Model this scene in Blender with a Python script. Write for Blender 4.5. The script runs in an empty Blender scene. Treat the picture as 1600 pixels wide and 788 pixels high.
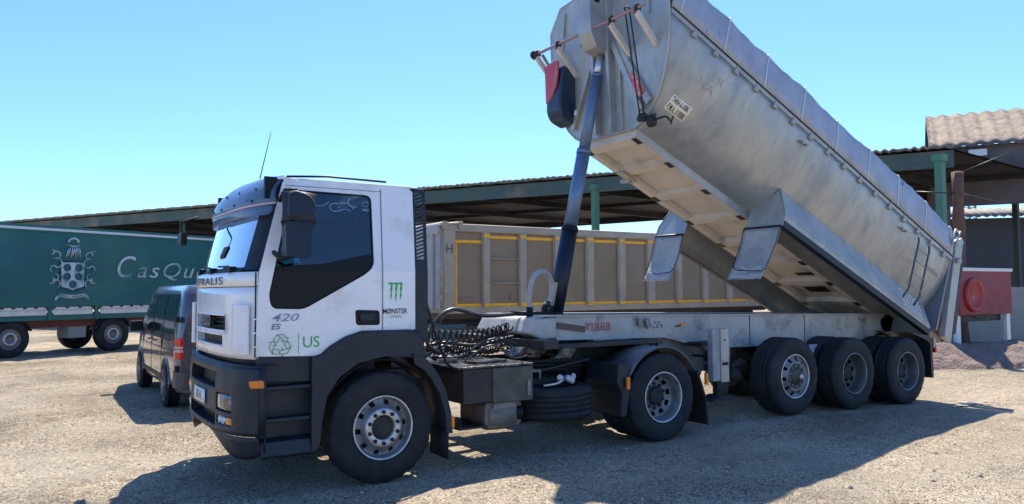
import bpy, bmesh, math, random
from mathutils import Vector, Matrix, noise
random.seed(7)
C = bpy.context.scene.collection
S = bpy.context.scene
R = math.radians

# ------------------------------------------------------------------ camera
def cam_axes(yaw, pitch, roll):
    f = Vector((math.sin(yaw)*math.cos(pitch), math.cos(yaw)*math.cos(pitch), math.sin(pitch)))
    r = Vector((math.cos(yaw), -math.sin(yaw), 0)); u = r.cross(f)
    return r*math.cos(roll)+u*math.sin(roll), -r*math.sin(roll)+u*math.cos(roll), f
cd = bpy.data.cameras.new('camera'); cam = bpy.data.objects.new('camera', cd); C.objects.link(cam)
_r, _u, _f = cam_axes(R(32.934), R(2.8905), R(-0.377))
cam.matrix_world = Matrix.Translation((-2.8895, -7.8947, 1.8091)) @ Matrix((_r, _u, -_f)).transposed().to_4x4()
cd.sensor_width = 36; cd.lens = 36*1179.33/1600; cd.clip_end = 4000; cd.clip_start = .05
S.camera = cam

# ------------------------------------------------------------------ light
SUN = Vector((.40, .44, 1)).normalized()          # direction towards the sun
elev = math.asin(SUN.z); azim = math.atan2(SUN.x, SUN.y)
w = bpy.data.worlds.new('World'); S.world = w; w.use_nodes = True
nt = w.node_tree; bg = nt.nodes['Background']
sky = nt.nodes.new('ShaderNodeTexSky'); sky.sky_type = 'NISHITA'; sky.sun_disc = False
sky.sun_elevation = elev; sky.sun_rotation = azim
sky.air_density = 1.0; sky.dust_density = .35; sky.ozone_density = 2.2
tn = nt.nodes.new('ShaderNodeMix'); tn.data_type = 'RGBA'; tn.blend_type = 'MULTIPLY'; tn.inputs[0].default_value = 1
tn.inputs[7].default_value = (.50, .71, 1.0, 1); nt.links.new(sky.outputs[0], tn.inputs[6]); nt.links.new(tn.outputs[2], bg.inputs[0]); bg.inputs[1].default_value = .14
sl = bpy.data.lights.new('sun', 'SUN'); sl.energy = 5.0; sl.angle = R(.53); sl.color = (1, .90, .76)
so = bpy.data.objects.new('sun', sl); C.objects.link(so)
so.rotation_euler = SUN.to_track_quat('Z', 'Y').to_euler(); so.location = (0, 0, 30)
S.view_settings.view_transform = 'Standard'; S.view_settings.look = 'None'
S.view_settings.gamma = 1; S.view_settings.use_curve_mapping = False
S.view_settings.exposure = .86

# ------------------------------------------------------------------ materials
def hexless(c): return (c[0], c[1], c[2], 1)
MATS = {}
def mat(name, col, rough=.6, metal=0., col2=None, scale=2., mix=(.4, .65), bump=0., bscale=40., dirt=None, dscale=1.2, dmix=(.5, .7),
        coat=0., stretch=(1, 1, 1), rvar=0.1, spec=.5, rot=None):
    if name in MATS: return MATS[name]
    m = bpy.data.materials.new(name); m.use_nodes = True; n = m.node_tree.nodes; L = m.node_tree.links
    b = n['Principled BSDF']; b.inputs['Roughness'].default_value = rough; b.inputs['Metallic'].default_value = metal
    b.inputs['Specular IOR Level'].default_value = spec
    if coat: b.inputs['Coat Weight'].default_value = coat; b.inputs['Coat Roughness'].default_value = .08
    tc = n.new('ShaderNodeTexCoord'); mp = n.new('ShaderNodeMapping'); mp.inputs['Scale'].default_value = stretch
    if rot:
        vr = n.new('ShaderNodeVectorRotate'); vr.rotation_type = 'Y_AXIS'; vr.inputs['Angle'].default_value = rot
        L.new(tc.outputs['Object'], vr.inputs['Vector']); L.new(vr.outputs[0], mp.inputs['Vector'])
    else: L.new(tc.outputs['Object'], mp.inputs['Vector'])
    def fac(sc, lo, hi, det=6, off=0):
        t = n.new('ShaderNodeTexNoise'); t.inputs['Scale'].default_value = sc; t.inputs['Detail'].default_value = det
        t.inputs['Roughness'].default_value = .62; t.noise_dimensions = '4D'; t.inputs['W'].default_value = off
        L.new(mp.outputs[0], t.inputs['Vector'])
        mr = n.new('ShaderNodeMapRange'); mr.inputs['From Min'].default_value = lo; mr.inputs['From Max'].default_value = hi
        L.new(t.outputs['Fac'], mr.inputs['Value']); return mr.outputs[0]
    cur = None
    def mixc(a, bcol, f):
        x = n.new('ShaderNodeMix'); x.data_type = 'RGBA'
        if isinstance(a, tuple): x.inputs[6].default_value = hexless(a)
        else: L.new(a, x.inputs[6])
        x.inputs[7].default_value = hexless(bcol); L.new(f, x.inputs[0]); return x.outputs[2]
    cur = tuple(col)
    if col2: cur = mixc(cur, col2, fac(scale, mix[0], mix[1]))
    if dirt: cur = mixc(cur, dirt, fac(dscale, dmix[0], dmix[1], 10, 3.3))
    if isinstance(cur, tuple): b.inputs['Base Color'].default_value = hexless(cur)
    else: L.new(cur, b.inputs['Base Color'])
    if rvar:
        rr = fac(scale*2.3, .3, .7, 6, 9.1); ma = n.new('ShaderNodeMapRange')
        ma.inputs['To Min'].default_value = max(.02, rough-rvar); ma.inputs['To Max'].default_value = min(1, rough+rvar)
        L.new(rr, ma.inputs['Value']); L.new(ma.outputs[0], b.inputs['Roughness'])
    if bump:
        t = n.new('ShaderNodeTexNoise'); t.inputs['Scale'].default_value = bscale; t.inputs['Detail'].default_value = 5
        L.new(mp.outputs[0], t.inputs['Vector'])
        bp = n.new('ShaderNodeBump'); bp.inputs['Strength'].default_value = 1; bp.inputs['Distance'].default_value = bump
        L.new(t.outputs['Fac'], bp.inputs['Height']); L.new(bp.outputs[0], b.inputs['Normal'])
    MATS[name] = m; return m

def glass(name, tint, refl=.06, rough=.02, haze=None):
    m = bpy.data.materials.new(name); m.use_nodes = True; n = m.node_tree.nodes; L = m.node_tree.links
    n.remove(n['Principled BSDF']); out = n['Material Output']
    tr = n.new('ShaderNodeBsdfTransparent'); tr.inputs[0].default_value = hexless(tint)
    gl = n.new('ShaderNodeBsdfGlossy'); gl.inputs['Roughness'].default_value = rough; gl.inputs[0].default_value = (1, 1, 1, 1)
    fr = n.new('ShaderNodeLayerWeight'); fr.inputs[0].default_value = .35
    ad = n.new('ShaderNodeMath'); ad.operation = 'ADD'; ad.inputs[1].default_value = refl; ad.use_clamp = True
    mx = n.new('ShaderNodeMixShader')
    L.new(fr.outputs['Fresnel'], ad.inputs[0]); L.new(ad.outputs[0], mx.inputs[0]); L.new(tr.outputs[0], mx.inputs[1]); L.new(gl.outputs[0], mx.inputs[2])
    if haze:
        df = n.new('ShaderNodeBsdfTranslucent'); df.inputs[0].default_value = hexless(haze); m2 = n.new('ShaderNodeMixShader'); m2.inputs[0].default_value = .38
        L.new(mx.outputs[0], m2.inputs[1]); L.new(df.outputs[0], m2.inputs[2]); L.new(m2.outputs[0], out.inputs[0])
    else: L.new(mx.outputs[0], out.inputs[0])
    return m

WHITE = mat('cab_white_paint', (.88, .87, .86), .3, 0, (.83, .83, .83), 1.5, (.4, .7), coat=.5, rvar=.06, dirt=(.58, .54, .48), dscale=2.9, dmix=(.50, .80), bump=.0015, bscale=2.2)
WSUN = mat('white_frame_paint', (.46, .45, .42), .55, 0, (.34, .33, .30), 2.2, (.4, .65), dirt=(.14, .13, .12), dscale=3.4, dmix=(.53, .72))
PLAST = mat('dark_cab_plastic', (.009, .014, .023), .5, 0, (.015, .020, .030), 3, (.45, .7), bump=.0008, bscale=260, dirt=(.045, .045, .045), dscale=2.2, dmix=(.55, .95))
BLACK = mat('black_trim', (.010, .010, .012), .5, 0, rvar=.08, spec=.25)
DGREY = mat('chassis_black_grease', (.012, .013, .016), .5, 0, (.04, .035, .03), 5, (.45, .7), bump=.002, bscale=50)
DECK = mat('worn_black_deck_plate', (.02, .02, .02), .28, .3, (.20, .19, .17), 9, (.45, .7), bump=.006, bscale=19, rvar=.2)
RUB = mat('tyre_rubber', (.011, .013, .017), .72, 0, (.022, .024, .027), 4, (.4, .7), bump=.0012, bscale=70, dirt=(.06, .055, .05), dscale=2.5, dmix=(.5, .95), spec=.35)
RIM = mat('wheel_steel_grey', (.24, .25, .26), .45, .3, (.16, .155, .15), 9, (.4, .7), bump=.0008, bscale=80, dirt=(.07, .06, .055), dscale=7, dmix=(.5, .75))
LIP = mat('rim_lip_metal', (.62, .62, .63), .35, .5, (.4, .38, .36), 9, (.45, .7))
RIMB = mat('wheel_ring_bright', (.62, .60, .58), .38, .5, (.36, .33, .30), 16, (.45, .7))
HUB = mat('hub_dark_grease', (.012, .012, .013), .7, .0, (.045, .04, .035), 14, (.4, .7), bump=.002, bscale=60)
ALU = mat('tub_dull_metal', (.30, .33, .35), .44, .4, (.50, .50, .45), 2.4, (.34, .68), bump=.004, bscale=4.5, dirt=(.25, .27, .29), dscale=5.5, dmix=(.52, .80), rvar=.16, stretch=(1, 1, .38), rot=R(-24.8))
ALU2 = mat('rail_light_metal', (.46, .46, .45), .45, .55, (.33, .33, .33), 3, (.4, .7), dirt=(.42, .37, .30), dscale=2, dmix=(.5, .75))
UNDER = mat('bounce_warm_underside', (.74, .65, .55), .7, .05, (.60, .52, .44), 1.6, (.35, .7), bump=.003, bscale=9, dirt=(.26, .23, .21), dscale=1.7, dmix=(.55, .78))  # ground bounce put into the colour as a brighter, warmer beige
TARP = mat('grey_cover_sheet', (.42, .44, .48), .5, .2, (.31, .33, .37), 2.6, (.35, .68), bump=.03, bscale=4.5, dirt=(.11, .115, .13), dscale=5.5, dmix=(.62, .70), rot=R(-24.8), stretch=(1, 1, .6))
TRIB = mat('cover_rib_metal', (.70, .70, .69), .5, .1)
CHROME = mat('hoist_blue_steel', (.14, .21, .31), .36, .35, (.10, .16, .25), 2, (.4, .7), rvar=.05)
HDARK = mat('hoist_dark_sleeve', (.010, .016, .032), .45, .3, rvar=.05)
GREENTARP = mat('green_curtain_pvc', (.004, .085, .095), .42, 0, (.006, .12, .125), .7, (.35, .65), bump=.03, bscale=1.1, dirt=(.055, .15, .11), dscale=.35, dmix=(.5, .75))
SHEDG = mat('shed_green_steel', (.045, .10, .09), .6, 0, (.075, .11, .10), 1.3, (.4, .7), dirt=(.22, .17, .13), dscale=.7, dmix=(.52, .7))
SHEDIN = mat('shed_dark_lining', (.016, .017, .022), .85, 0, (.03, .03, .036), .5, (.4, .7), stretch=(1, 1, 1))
FIBRE = mat('fibre_cement_sheet', (.30, .27, .24), .85, 0, (.17, .15, .135), 1.4, (.35, .7), bump=.01, bscale=12, dirt=(.20, .18, .17), dscale=2.6, dmix=(.55, .75))
RUST = mat('rusty_post', (.16, .085, .055), .8, .2, (.09, .06, .05), 6, (.4, .7), bump=.006, bscale=14)
TIP2 = mat('second_tub_panel', (.25, .19, .12), .7, .1, (.31, .24, .16), 1.1, (.35, .7), dirt=(.33, .30, .26), dscale=.8, dmix=(.55, .78), bump=.004, bscale=2.4)
TIP2P = mat('second_tub_posts', (.42, .36, .27), .55, .2, (.33, .28, .22), 2, (.4, .7), dirt=(.18, .16, .15), dscale=3, dmix=(.6, .8))
YEL = mat('yellow_reflective_tape', (1.0, .46, .01), .45, 0, (.70, .32, .02), 6, (.45, .7))
ORANGE = mat('amber_lens', (.85, .22, .02), .22, 0, coat=.5, rvar=0)
REDL = mat('red_lens', (.62, .02, .02), .18, 0, coat=.6, rvar=0)
CLEAR = mat('clear_lens', (.72, .74, .74), .15, .4, coat=.8, rvar=0)
VAN = mat('van_dark_metallic', (.085, .088, .105), .28, .35, (.09, .094, .11), 3, (.4, .7), coat=1., rvar=.03)
REDP = mat('red_paint', (.26, .02, .03), .5, 0, (.20, .02, .03), 2, (.4, .7))
MAROON = mat('red_chassis_paint', (.10, .018, .018), .6, 0, (.12, .03, .03), 3, (.4, .7))
PINKBAR = mat('faded_red_bar', (.42, .24, .24), .5, .2, (.33, .24, .24), 5, (.4, .7))
WALLB = mat('beige_wall_render', (.42, .37, .32), .85, 0, (.33, .30, .27), 1.2, (.35, .7))
HEAP = mat('brown_gravel_heap', (.17, .12, .10), .95, 0, (.25, .19, .16), 7, (.35, .7), bump=.05, bscale=18)
TXG = mat('green_sticker', (.02, .42, .08), .45, 0, rvar=0)
TXK = mat('black_sticker', (.02, .02, .02), .45, 0, rvar=0)
TXB = mat('dark_blue_lettering', (.10, .13, .20), .4, .3, rvar=0)
TXR = mat('faded_red_lettering', (.42, .07, .06), .6, 0, (.5, .3, .28), 14, (.5, .75), rvar=0)
TXRF = mat('worn_red_lettering', (.38, .27, .27), .6, .3, (.34, .34, .34), 7, (.4, .6), rvar=0)
TXS = mat('silver_lettering', (.50, .58, .62), .4, .2, (.10, .24, .27), 2.6, (.42, .62), rvar=0)
TXW = mat('white_marking', (.8, .8, .8), .5, 0, rvar=0)
TXCH = mat('chrome_lettering', (.20, .24, .34), .4, .3, (.34, .37, .44), 9, (.4, .6), rvar=0)
SEATM = mat('seat_fabric', (.10, .10, .11), .9, 0, (.15, .15, .16), 20, (.4, .6))
FLAPM = mat('grey_flap_sheet', (.34, .34, .33), .4, .1, (.46, .46, .45), 2.5, (.4, .7), bump=.09, bscale=3.2)
HOSE = mat('grey_hose', (.38, .38, .37), .4, .1, (.28, .28, .27), 12, (.4, .7))
WINDG = glass('windscreen_glass', (.42, .55, .55), .50)
SIDEG = glass('tinted_side_glass', (.30, .42, .50), .03)
VANG = glass('van_dark_glass', (.05, .055, .07), .03)
VISG = glass('blue_tinted_visor', (.70, .80, .90), .04, .15, haze=(.46, .58, .74))
VISG2 = None

# ------------------------------------------------------------------ mesh helpers
SPLIT = set("cross_members roof_gutter gate_post wheel_nuts floor_patch frame_rails wipers visor_brackets visor_bolts beam_flanges beam_stickers valve_fittings air_lines centre_channel bulkhead_braces bulkhead_stiffeners bar_clamps rope_hooks roof_beams building_posts side_rungs tail_light bumper_reflector door_gap rear_hinge door_handle tarp_chain rail_slot air_coil hydraulic_hose lower_rail board_clips chassis_beam tank_frame tipping_pivot deflector_fins roof_rail top_rail reflective_tape post_tape rear_mudguard tarp_gear front_wall bottom_rail rear_bumper_bar hoist_bracket spare_carrier deck_plate brake_chamber door_shut_line landing_leg silencer cargo_box leg_channel beam_lamp box_latch mirror_arm side_patch leg_slot".split())
# a mesh of several pieces is stored as one object for each piece, named in the singular
def one(n): return n[:-1] if n.endswith("s") else n
class MB:
    def __init__(s, f=None): s.v = []; s.f = []; s.m = f; s.sm = []
    def P(s, p):
        p = Vector(p)
        s.v.append(s.m(p) if s.m else p); return len(s.v)-1
    def face(s, ids, smooth=False): s.f.append(tuple(ids)); s.sm.append(smooth)
    def box(s, x0, x1, y0, y1, z0, z1):
        i = [s.P((x, y, z)) for x in (x0, x1) for y in (y0, y1) for z in (z0, z1)]
        for q in ((0,1,3,2), (4,6,7,5), (0,4,5,1), (2,3,7,6), (0,2,6,4), (1,5,7,3)): s.face([i[k] for k in q])
        return s
    def obox(s, c, ax, sz):                       # oriented box: centre, 3 axes, half sizes
        c = Vector(c); ax = [Vector(a).normalized() for a in ax]
        i = [s.P(c+ax[0]*sz[0]*a+ax[1]*sz[1]*b+ax[2]*sz[2]*d) for a in (-1,1) for b in (-1,1) for d in (-1,1)]
        for q in ((0,1,3,2), (4,6,7,5), (0,4,5,1), (2,3,7,6), (0,2,6,4), (1,5,7,3)): s.face([i[k] for k in q])
        return s
    def bar(s, a, b, wd, h, up=(0, 0, 1)):
        a, b = Vector(a), Vector(b); d = (b-a); L = d.length; d.normalize()
        u = Vector(up); r = d.cross(u)
        if r.length < 1e-4: r = d.cross(Vector((0, 1, 0)))
        r.normalize(); u = r.cross(d)
        return s.obox((a+b)/2, (d, r, u), (L/2, wd/2, h/2))
    def prism(s, poly, y0, y1, plane='xz', smooth=False):
        def mk(p, t):
            if plane == 'xz': return (p[0], t, p[1])
            if plane == 'yz': return (t, p[0], p[1])
            return (p[0], p[1], t)
        a = [s.P(mk(p, y0)) for p in poly]; b = [s.P(mk(p, y1)) for p in poly]; n = len(poly)
        s.face(a); s.face(b[::-1])
        for k in range(n): s.face((a[k], b[k], b[(k+1) % n], a[(k+1) % n]), smooth)
        return s
    def tube(s, pts, r, n=8, cap=True, closed=False):
        pts = [Vector(p) for p in pts]; rr = r if isinstance(r, (list, tuple)) else [r]*len(pts)
        rings = []; prev = None
        for k, p in enumerate(pts):
            if closed: d = pts[(k+1) % len(pts)]-pts[k-1]
            else: d = pts[min(k+1, len(pts)-1)]-pts[max(k-1, 0)]
            d.normalize()
            if prev is None:
                a = Vector((0, 0, 1)) if abs(d.z) < .9 else Vector((1, 0, 0))
                u = d.cross(a).normalized()
            else:
                u = (prev-d*prev.dot(d))
                if u.length < 1e-5: u = d.cross(Vector((1, 0, 0)))
                u.normalize()
            prev = u; w_ = d.cross(u)
            rings.append([s.P(p+(u*math.cos(2*math.pi*j/n)+w_*math.sin(2*math.pi*j/n))*rr[k]) for j in range(n)])
        m = len(rings)
        for k in range(m if closed else m-1):
            A, B = rings[k], rings[(k+1) % m]
            for j in range(n): s.face((A[j], A[(j+1) % n], B[(j+1) % n], B[j]), True)
        if cap and not closed: s.face(rings[0][::-1]); s.face(rings[-1])
        return s
    def lathe(s, prof, c=(0, 0, 0), axis='y', n=48, skip=None, mod=None, closed=False):
        rings = []
        for j, (r, t) in enumerate(prof):
            ring = []
            for i in range(n):
                a = 2*math.pi*i/n; q = r+(mod(i, j) if mod else 0)
                if axis == 'y': p = (c[0]+q*math.cos(a), c[1]+t, c[2]+q*math.sin(a))
                elif axis == 'z': p = (c[0]+q*math.cos(a), c[1]+q*math.sin(a), c[2]+t)
                else: p = (c[0]+t, c[1]+q*math.cos(a), c[2]+q*math.sin(a))
                ring.append(s.P(p))
            rings.append(ring)
        for j in range(len(rings)-(0 if closed else 1)):
            A, B = rings[j], rings[(j+1) % len(rings)]
            for i in range(n):
                if skip and skip(i, j): continue
                s.face((A[i], A[(i+1) % n], B[(i+1) % n], B[i]), True)
        return s
    def grid(s, fn, us, vs, skip=None, smooth=True):
        g = [[s.P(fn(u, v)) for v in vs] for u in us]
        for i in range(len(us)-1):
            for j in range(len(vs)-1):
                if skip and skip((us[i]+us[i+1])/2, (vs[j]+vs[j+1])/2): continue
                s.face((g[i][j], g[i+1][j], g[i+1][j+1], g[i][j+1]), smooth)
        return s
    def plate(s, outer, holes, y, th):            # polygon with holes in the xz plane, extruded in y
        bm = bmesh.new(); es = []
        for loop in [outer]+holes:
            vs = [bm.verts.new((p[0], y, p[1])) for p in loop]
            es += [bm.edges.new((vs[k], vs[(k+1) % len(vs)])) for k in range(len(vs))]
        bmesh.ops.triangle_fill(bm, edges=es, use_beauty=True)
        if th:
            r = bmesh.ops.extrude_face_region(bm, geom=bm.faces[:])
            bmesh.ops.translate(bm, verts=[q for q in r['geom'] if isinstance(q, bmesh.types.BMVert)], vec=(0, th, 0))
        base = len(s.v); bm.verts.index_update()
        for q in bm.verts: s.P(q.co)
        for f in bm.faces: s.face([base+q.index for q in f.verts])
        bm.free(); return s
    def islands(s):
        par = list(range(len(s.v)))
        def fd(x):
            while par[x] != x: par[x] = par[par[x]]; x = par[x]
            return x
        for f in s.f:
            a = fd(f[0])
            for q in f[1:]: par[fd(q)] = a
        grp = {}
        for i in range(len(s.v)): grp.setdefault(fd(i), []).append(i)
        G = list(grp.values()); bb = [([min(s.v[i][k] for i in g_) for k in range(3)], [max(s.v[i][k] for i in g_) for k in range(3)]) for g_ in G]
        gp = list(range(len(G)))
        def gf(x):
            while gp[x] != x: x = gp[x]
            return x
        for a in range(len(G)):
            for c in range(a):
                if all(bb[a][0][k] <= bb[c][1][k]+.004 and bb[c][0][k] <= bb[a][1][k]+.004 for k in range(3)): gp[gf(a)] = gf(c)
        out = {}
        for a in range(len(G)): out.setdefault(gf(a), []).extend(G[a])
        return list(out.values())
    def build(s, name, m, parent=None, bevel=0, solid=0, rec=True, bseg=2):
        if name in SPLIT:
            res = None; isl = s.islands(); own = {}
            for k, g_ in enumerate(isl):
                for i in g_: own[i] = k
            if not isl: return None
            for k, g_ in enumerate(isl):
                g_ = sorted(g_); idx = {i: j for j, i in enumerate(g_)}; t = MB(); t.v = [s.v[i] for i in g_]
                for f, q in zip(s.f, s.sm):
                    if own[f[0]] == k: t.f.append(tuple(idx[i] for i in f)); t.sm.append(q)
                o = t._build(one(name), m, parent, bevel, solid, rec, bseg); res = res or o
            return res
        return s._build(name, m, parent, bevel, solid, rec, bseg)
    def _build(s, name, m, parent=None, bevel=0, solid=0, rec=True, bseg=2):
        me = bpy.data.meshes.new(name); me.from_pydata([tuple(v) for v in s.v], [], s.f); 
        me.polygons.foreach_set('use_smooth', s.sm); me.materials.append(m)
        if rec:
            bm = bmesh.new(); bm.from_mesh(me); bmesh.ops.recalc_face_normals(bm, faces=bm.faces); bm.to_mesh(me); bm.free()
        o = bpy.data.objects.new(name, me); C.objects.link(o); attach(o, parent)
        if solid:
            md = o.modifiers.new('solid', 'SOLIDIFY'); md.thickness = solid; md.offset = 0
        if bevel:
            md = o.modifiers.new('bevel', 'BEVEL'); md.width = bevel; md.segments = bseg; md.limit_method = 'ANGLE'; md.angle_limit = R(35)
            md.harden_normals = False
        return o
BASE = {}
def attach(o, parent):
    if parent is None: return
    o.parent = parent
    if parent.type == 'EMPTY': o.location = -Vector(BASE[parent.name])
def tag(o, label=None, cat=None, group=None, kind=None):
    for k, v in (('label', label), ('category', cat), ('group', group), ('kind', kind)):
        if v: o[k] = v
    return o
def thing(name, loc, label, cat, group=None):
    o = bpy.data.objects.new(name, None); C.objects.link(o); o.location = loc; o.empty_display_size = .3
    BASE[o.name] = loc; return tag(o, label, cat, group)
def rounded(poly, r, n=4):
    out = []; N = len(poly)
    rs = r if isinstance(r, (list, tuple)) else [r]*N
    for i in range(N):
        p = Vector(poly[i]); a = Vector(poly[i-1]); b = Vector(poly[(i+1) % N]); q = rs[i]
        da = (a-p); db = (b-p); q = min(q, da.length*.45, db.length*.45)
        if q < 1e-4: out.append((p.x, p.y)); continue
        s_ = p+da.normalized()*q; e = p+db.normalized()*q
        for k in range(n+1):
            t = k/n; c = s_*(1-t)**2+p*2*t*(1-t)+e*t*t; out.append((c.x, c.y))
    return out
def lin(a, b, n): return [a+(b-a)*k/n for k in range(n+1)]
def text_verts(body, bold=False, shear=0, space=1.):
    cu = bpy.data.curves.new('t', 'FONT'); cu.body = body; cu.size = 1; cu.shear = shear; cu.space_character = space
    cu.align_x = 'LEFT'; cu.resolution_u = 4
    if bold: cu.offset = .015
    o = bpy.data.objects.new('t', cu); C.objects.link(o)
    dg = bpy.context.evaluated_depsgraph_get(); dg.update()
    me = bpy.data.meshes.new_from_object(o.evaluated_get(dg))
    vs = [v.co.copy() for v in me.vertices]; fs = [tuple(p.vertices) for p in me.polygons]
    bpy.data.objects.remove(o); bpy.data.curves.remove(cu); bpy.data.meshes.remove(me)
    x0 = min(v.x for v in vs); x1 = max(v.x for v in vs); y0 = min(v.y for v in vs); y1 = max(v.y for v in vs)
    return [((v.x-x0)/(x1-x0), (v.y-y0)/(y1-y0)) for v in vs], fs
def lettering(name, body, fn, m, parent, bold=False, shear=0, space=1.):
    """fn maps (u,v) in 0..1 over the text's box to a point"""
    vs, fs = text_verts(body, bold, shear, space)
    b = MB()
    for u, v in vs: b.P(fn(u, v))
    for f in fs: b.face(f)
    return b.build(name, m, parent, rec=False)
def flat(x0, x1, z0, z1, y): return lambda u, v: (x0+(x1-x0)*u, y, z0+(z1-z0)*v)

# ------------------------------------------------------------------ ground
def gz(x, y):
    d = math.exp(-((y+.2)/3.2)**2)
    t = min(1, max(0, (x-3.9)/1.9)); t = t*t*(3-2*t)
    b = .08*t-.0385*max(0, x-6.0)
    b = max(b, -.06)
    if x > 10.5: b *= math.exp(-((x-10.5)/3)**2)
    return b*d
def ground_material():
    m = bpy.data.materials.new('gravel_ground'); m.use_nodes = True; n = m.node_tree.nodes; L = m.node_tree.links
    b = n['Principled BSDF']; b.inputs['Roughness'].default_value = .95; b.inputs['Specular IOR Level'].default_value = .2
    tc = n.new('ShaderNodeTexCoord')
    def nz(sc, det=6, rg=.6):
        t = n.new('ShaderNodeTexNoise'); t.inputs['Scale'].default_value = sc; t.inputs['Detail'].default_value = det
        t.inputs['Roughness'].default_value = rg; L.new(tc.outputs['Object'], t.inputs['Vector']); return t.outputs['Fac']
    def vo(sc, out='Color'):
        t = n.new('ShaderNodeTexVoronoi'); t.inputs['Scale'].default_value = sc; L.new(tc.outputs['Object'], t.inputs['Vector']); return t.outputs[out]
    def ramp(f, st):
        r = n.new('ShaderNodeValToRGB'); e = r.color_ramp.elements
        e[0].position, e[0].color = st[0][0], hexless(st[0][1]); e[1].position, e[1].color = st[-1][0], hexless(st[-1][1])
        for p, c in st[1:-1]: q = e.new(p); q.color = hexless(c)
        L.new(f, r.inputs[0]); return r.outputs[0]
    def mix(a, c, f, mode='MIX'):
        x = n.new('ShaderNodeMix'); x.data_type = 'RGBA'; x.blend_type = mode
        for k, v in ((6, a), (7, c)):
            if isinstance(v, tuple): x.inputs[k].default_value = hexless(v)
            else: L.new(v, x.inputs[k])
        if isinstance(f, float): x.inputs[0].default_value = f
        else: L.new(f, x.inputs[0])
        return x.outputs[2]
    base = ramp(nz(.55, 8), [(.3, (.44, .37, .28)), (.5, (.55, .475, .36)), (.7, (.64, .555, .43))])
    sep = n.new('ShaderNodeSeparateColor'); L.new(vo(85.), sep.inputs[0])
    peb = ramp(sep.outputs[0], [(.0, (.07, .065, .06)), (.20, (.34, .32, .30)), (.5, (.95, .95, .95)), (1., (1.75, 1.7, 1.6))])
    col = mix(base, peb, 1.0, 'MULTIPLY')
    sep2 = n.new('ShaderNodeSeparateColor'); L.new(vo(17.), sep2.inputs[0])
    peb2 = ramp(sep2.outputs[1], [(.0, (.42, .40, .38)), (.12, (.9, .9, .9)), (.85, (1, 1, 1)), (1., (1.3, 1.28, 1.2))])
    col = mix(col, peb2, .7, 'MULTIPLY')
    # packed pale dust and dark damp patches, with shapes of their own
    dust = ramp(nz(.33, 9, .65), [(.48, (0, 0, 0)), (.62, (1, 1, 1))])
    col = mix(col, (.43, .38, .30), mix((0., 0., 0.), (.5, .5, .5), dust))
    stain = ramp(nz(1.7, 8, .7), [(.60, (0, 0, 0)), (.68, (1, 1, 1))])
    col = mix(col, (.13, .115, .10), mix((0., 0., 0.), (.5, .5, .5), stain))
    mp = n.new('ShaderNodeMapping'); mp.inputs['Rotation'].default_value = (0, 0, R(-14)); mp.inputs['Scale'].default_value = (.10, 1.15, 1); L.new(tc.outputs['Object'], mp.inputs['Vector'])
    tt = n.new('ShaderNodeTexNoise'); tt.inputs['Scale'].default_value = 1.3; tt.inputs['Detail'].default_value = 7; L.new(mp.outputs[0], tt.inputs['Vector'])
    lane = ramp(tt.outputs['Fac'], [(.46, (0, 0, 0)), (.60, (1, 1, 1))])
    lf = n.new('ShaderNodeMath'); lf.operation = 'MULTIPLY'; lf.inputs[1].default_value = .5; L.new(lane, lf.inputs[0])
    col = mix(col, base, lf.outputs[0])
    wide = ramp(nz(.30, 6), [(.36, (.66, .64, .62)), (.5, (1, 1, 1)), (.62, (1.18, 1.18, 1.17))])
    col = mix(col, wide, 1.0, 'MULTIPLY')
    spots = ramp(nz(4.2, 9, .75), [(.57, (1, 1, 1)), (.67, (.34, .31, .29))])
    col = mix(col, spots, .8, 'MULTIPLY')
    L.new(col, b.inputs['Base Color'])
    bp = n.new('ShaderNodeBump'); bp.inputs['Distance'].default_value = .03; L.new(vo(85., 'Distance'), bp.inputs['Height'])
    bp.invert = True
    bp2 = n.new('ShaderNodeBump'); bp2.inputs['Distance'].default_value = .05; L.new(nz(7., 8), bp2.inputs['Height']); L.new(bp.outputs[0], bp2.inputs['Normal'])
    L.new(bp2.outputs[0], b.inputs['Normal']); return m
def axis_ticks(lo, hi, step, far):
    t = []; x = lo
    while x <= hi+1e-6: t.append(x); x += step
    s_ = step; a = t[0]; b = t[-1]; left = []; right = []
    while b < far: s_ *= 1.5; b += s_; a -= s_; left.append(a); right.append(b)
    return left[::-1]+t+right
GM = ground_material()
g = MB()
def rut(x, y):
    c = y+.22*x+.25*math.sin(x*.35)
    r = 0
    for c0 in (-4.6, -3.0, 11.3, 12.9): r -= .018*math.exp(-((c-c0)/.16)**2)-.010*math.exp(-((abs(c-c0)-.30)/.10)**2)
    c = x-.10*y+.2*math.sin(y*.5)
    for c0 in (-4.4, -2.9): r -= .016*math.exp(-((c-c0)/.15)**2)-.009*math.exp(-((abs(c-c0)-.28)/.09)**2)
    return r
def gfn(x, y):
    k = 1 if (-14 < x < 34 and -16 < y < 34) else 0
    return (x, y, gz(x, y)+k*(rut(x, y)+.012*noise.noise(Vector((x*2.6, y*2.6, 9)))+.012*noise.noise(Vector((x*1.3, y*1.3, 0)))+.008*noise.noise(Vector((x*5, y*5, 3)))-.006))
g.grid(gfn, axis_ticks(-8, 18, .09, 1500), axis_ticks(-9, 16, .09, 1500))
tag(g.build('ground', GM), kind='structure')
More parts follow.
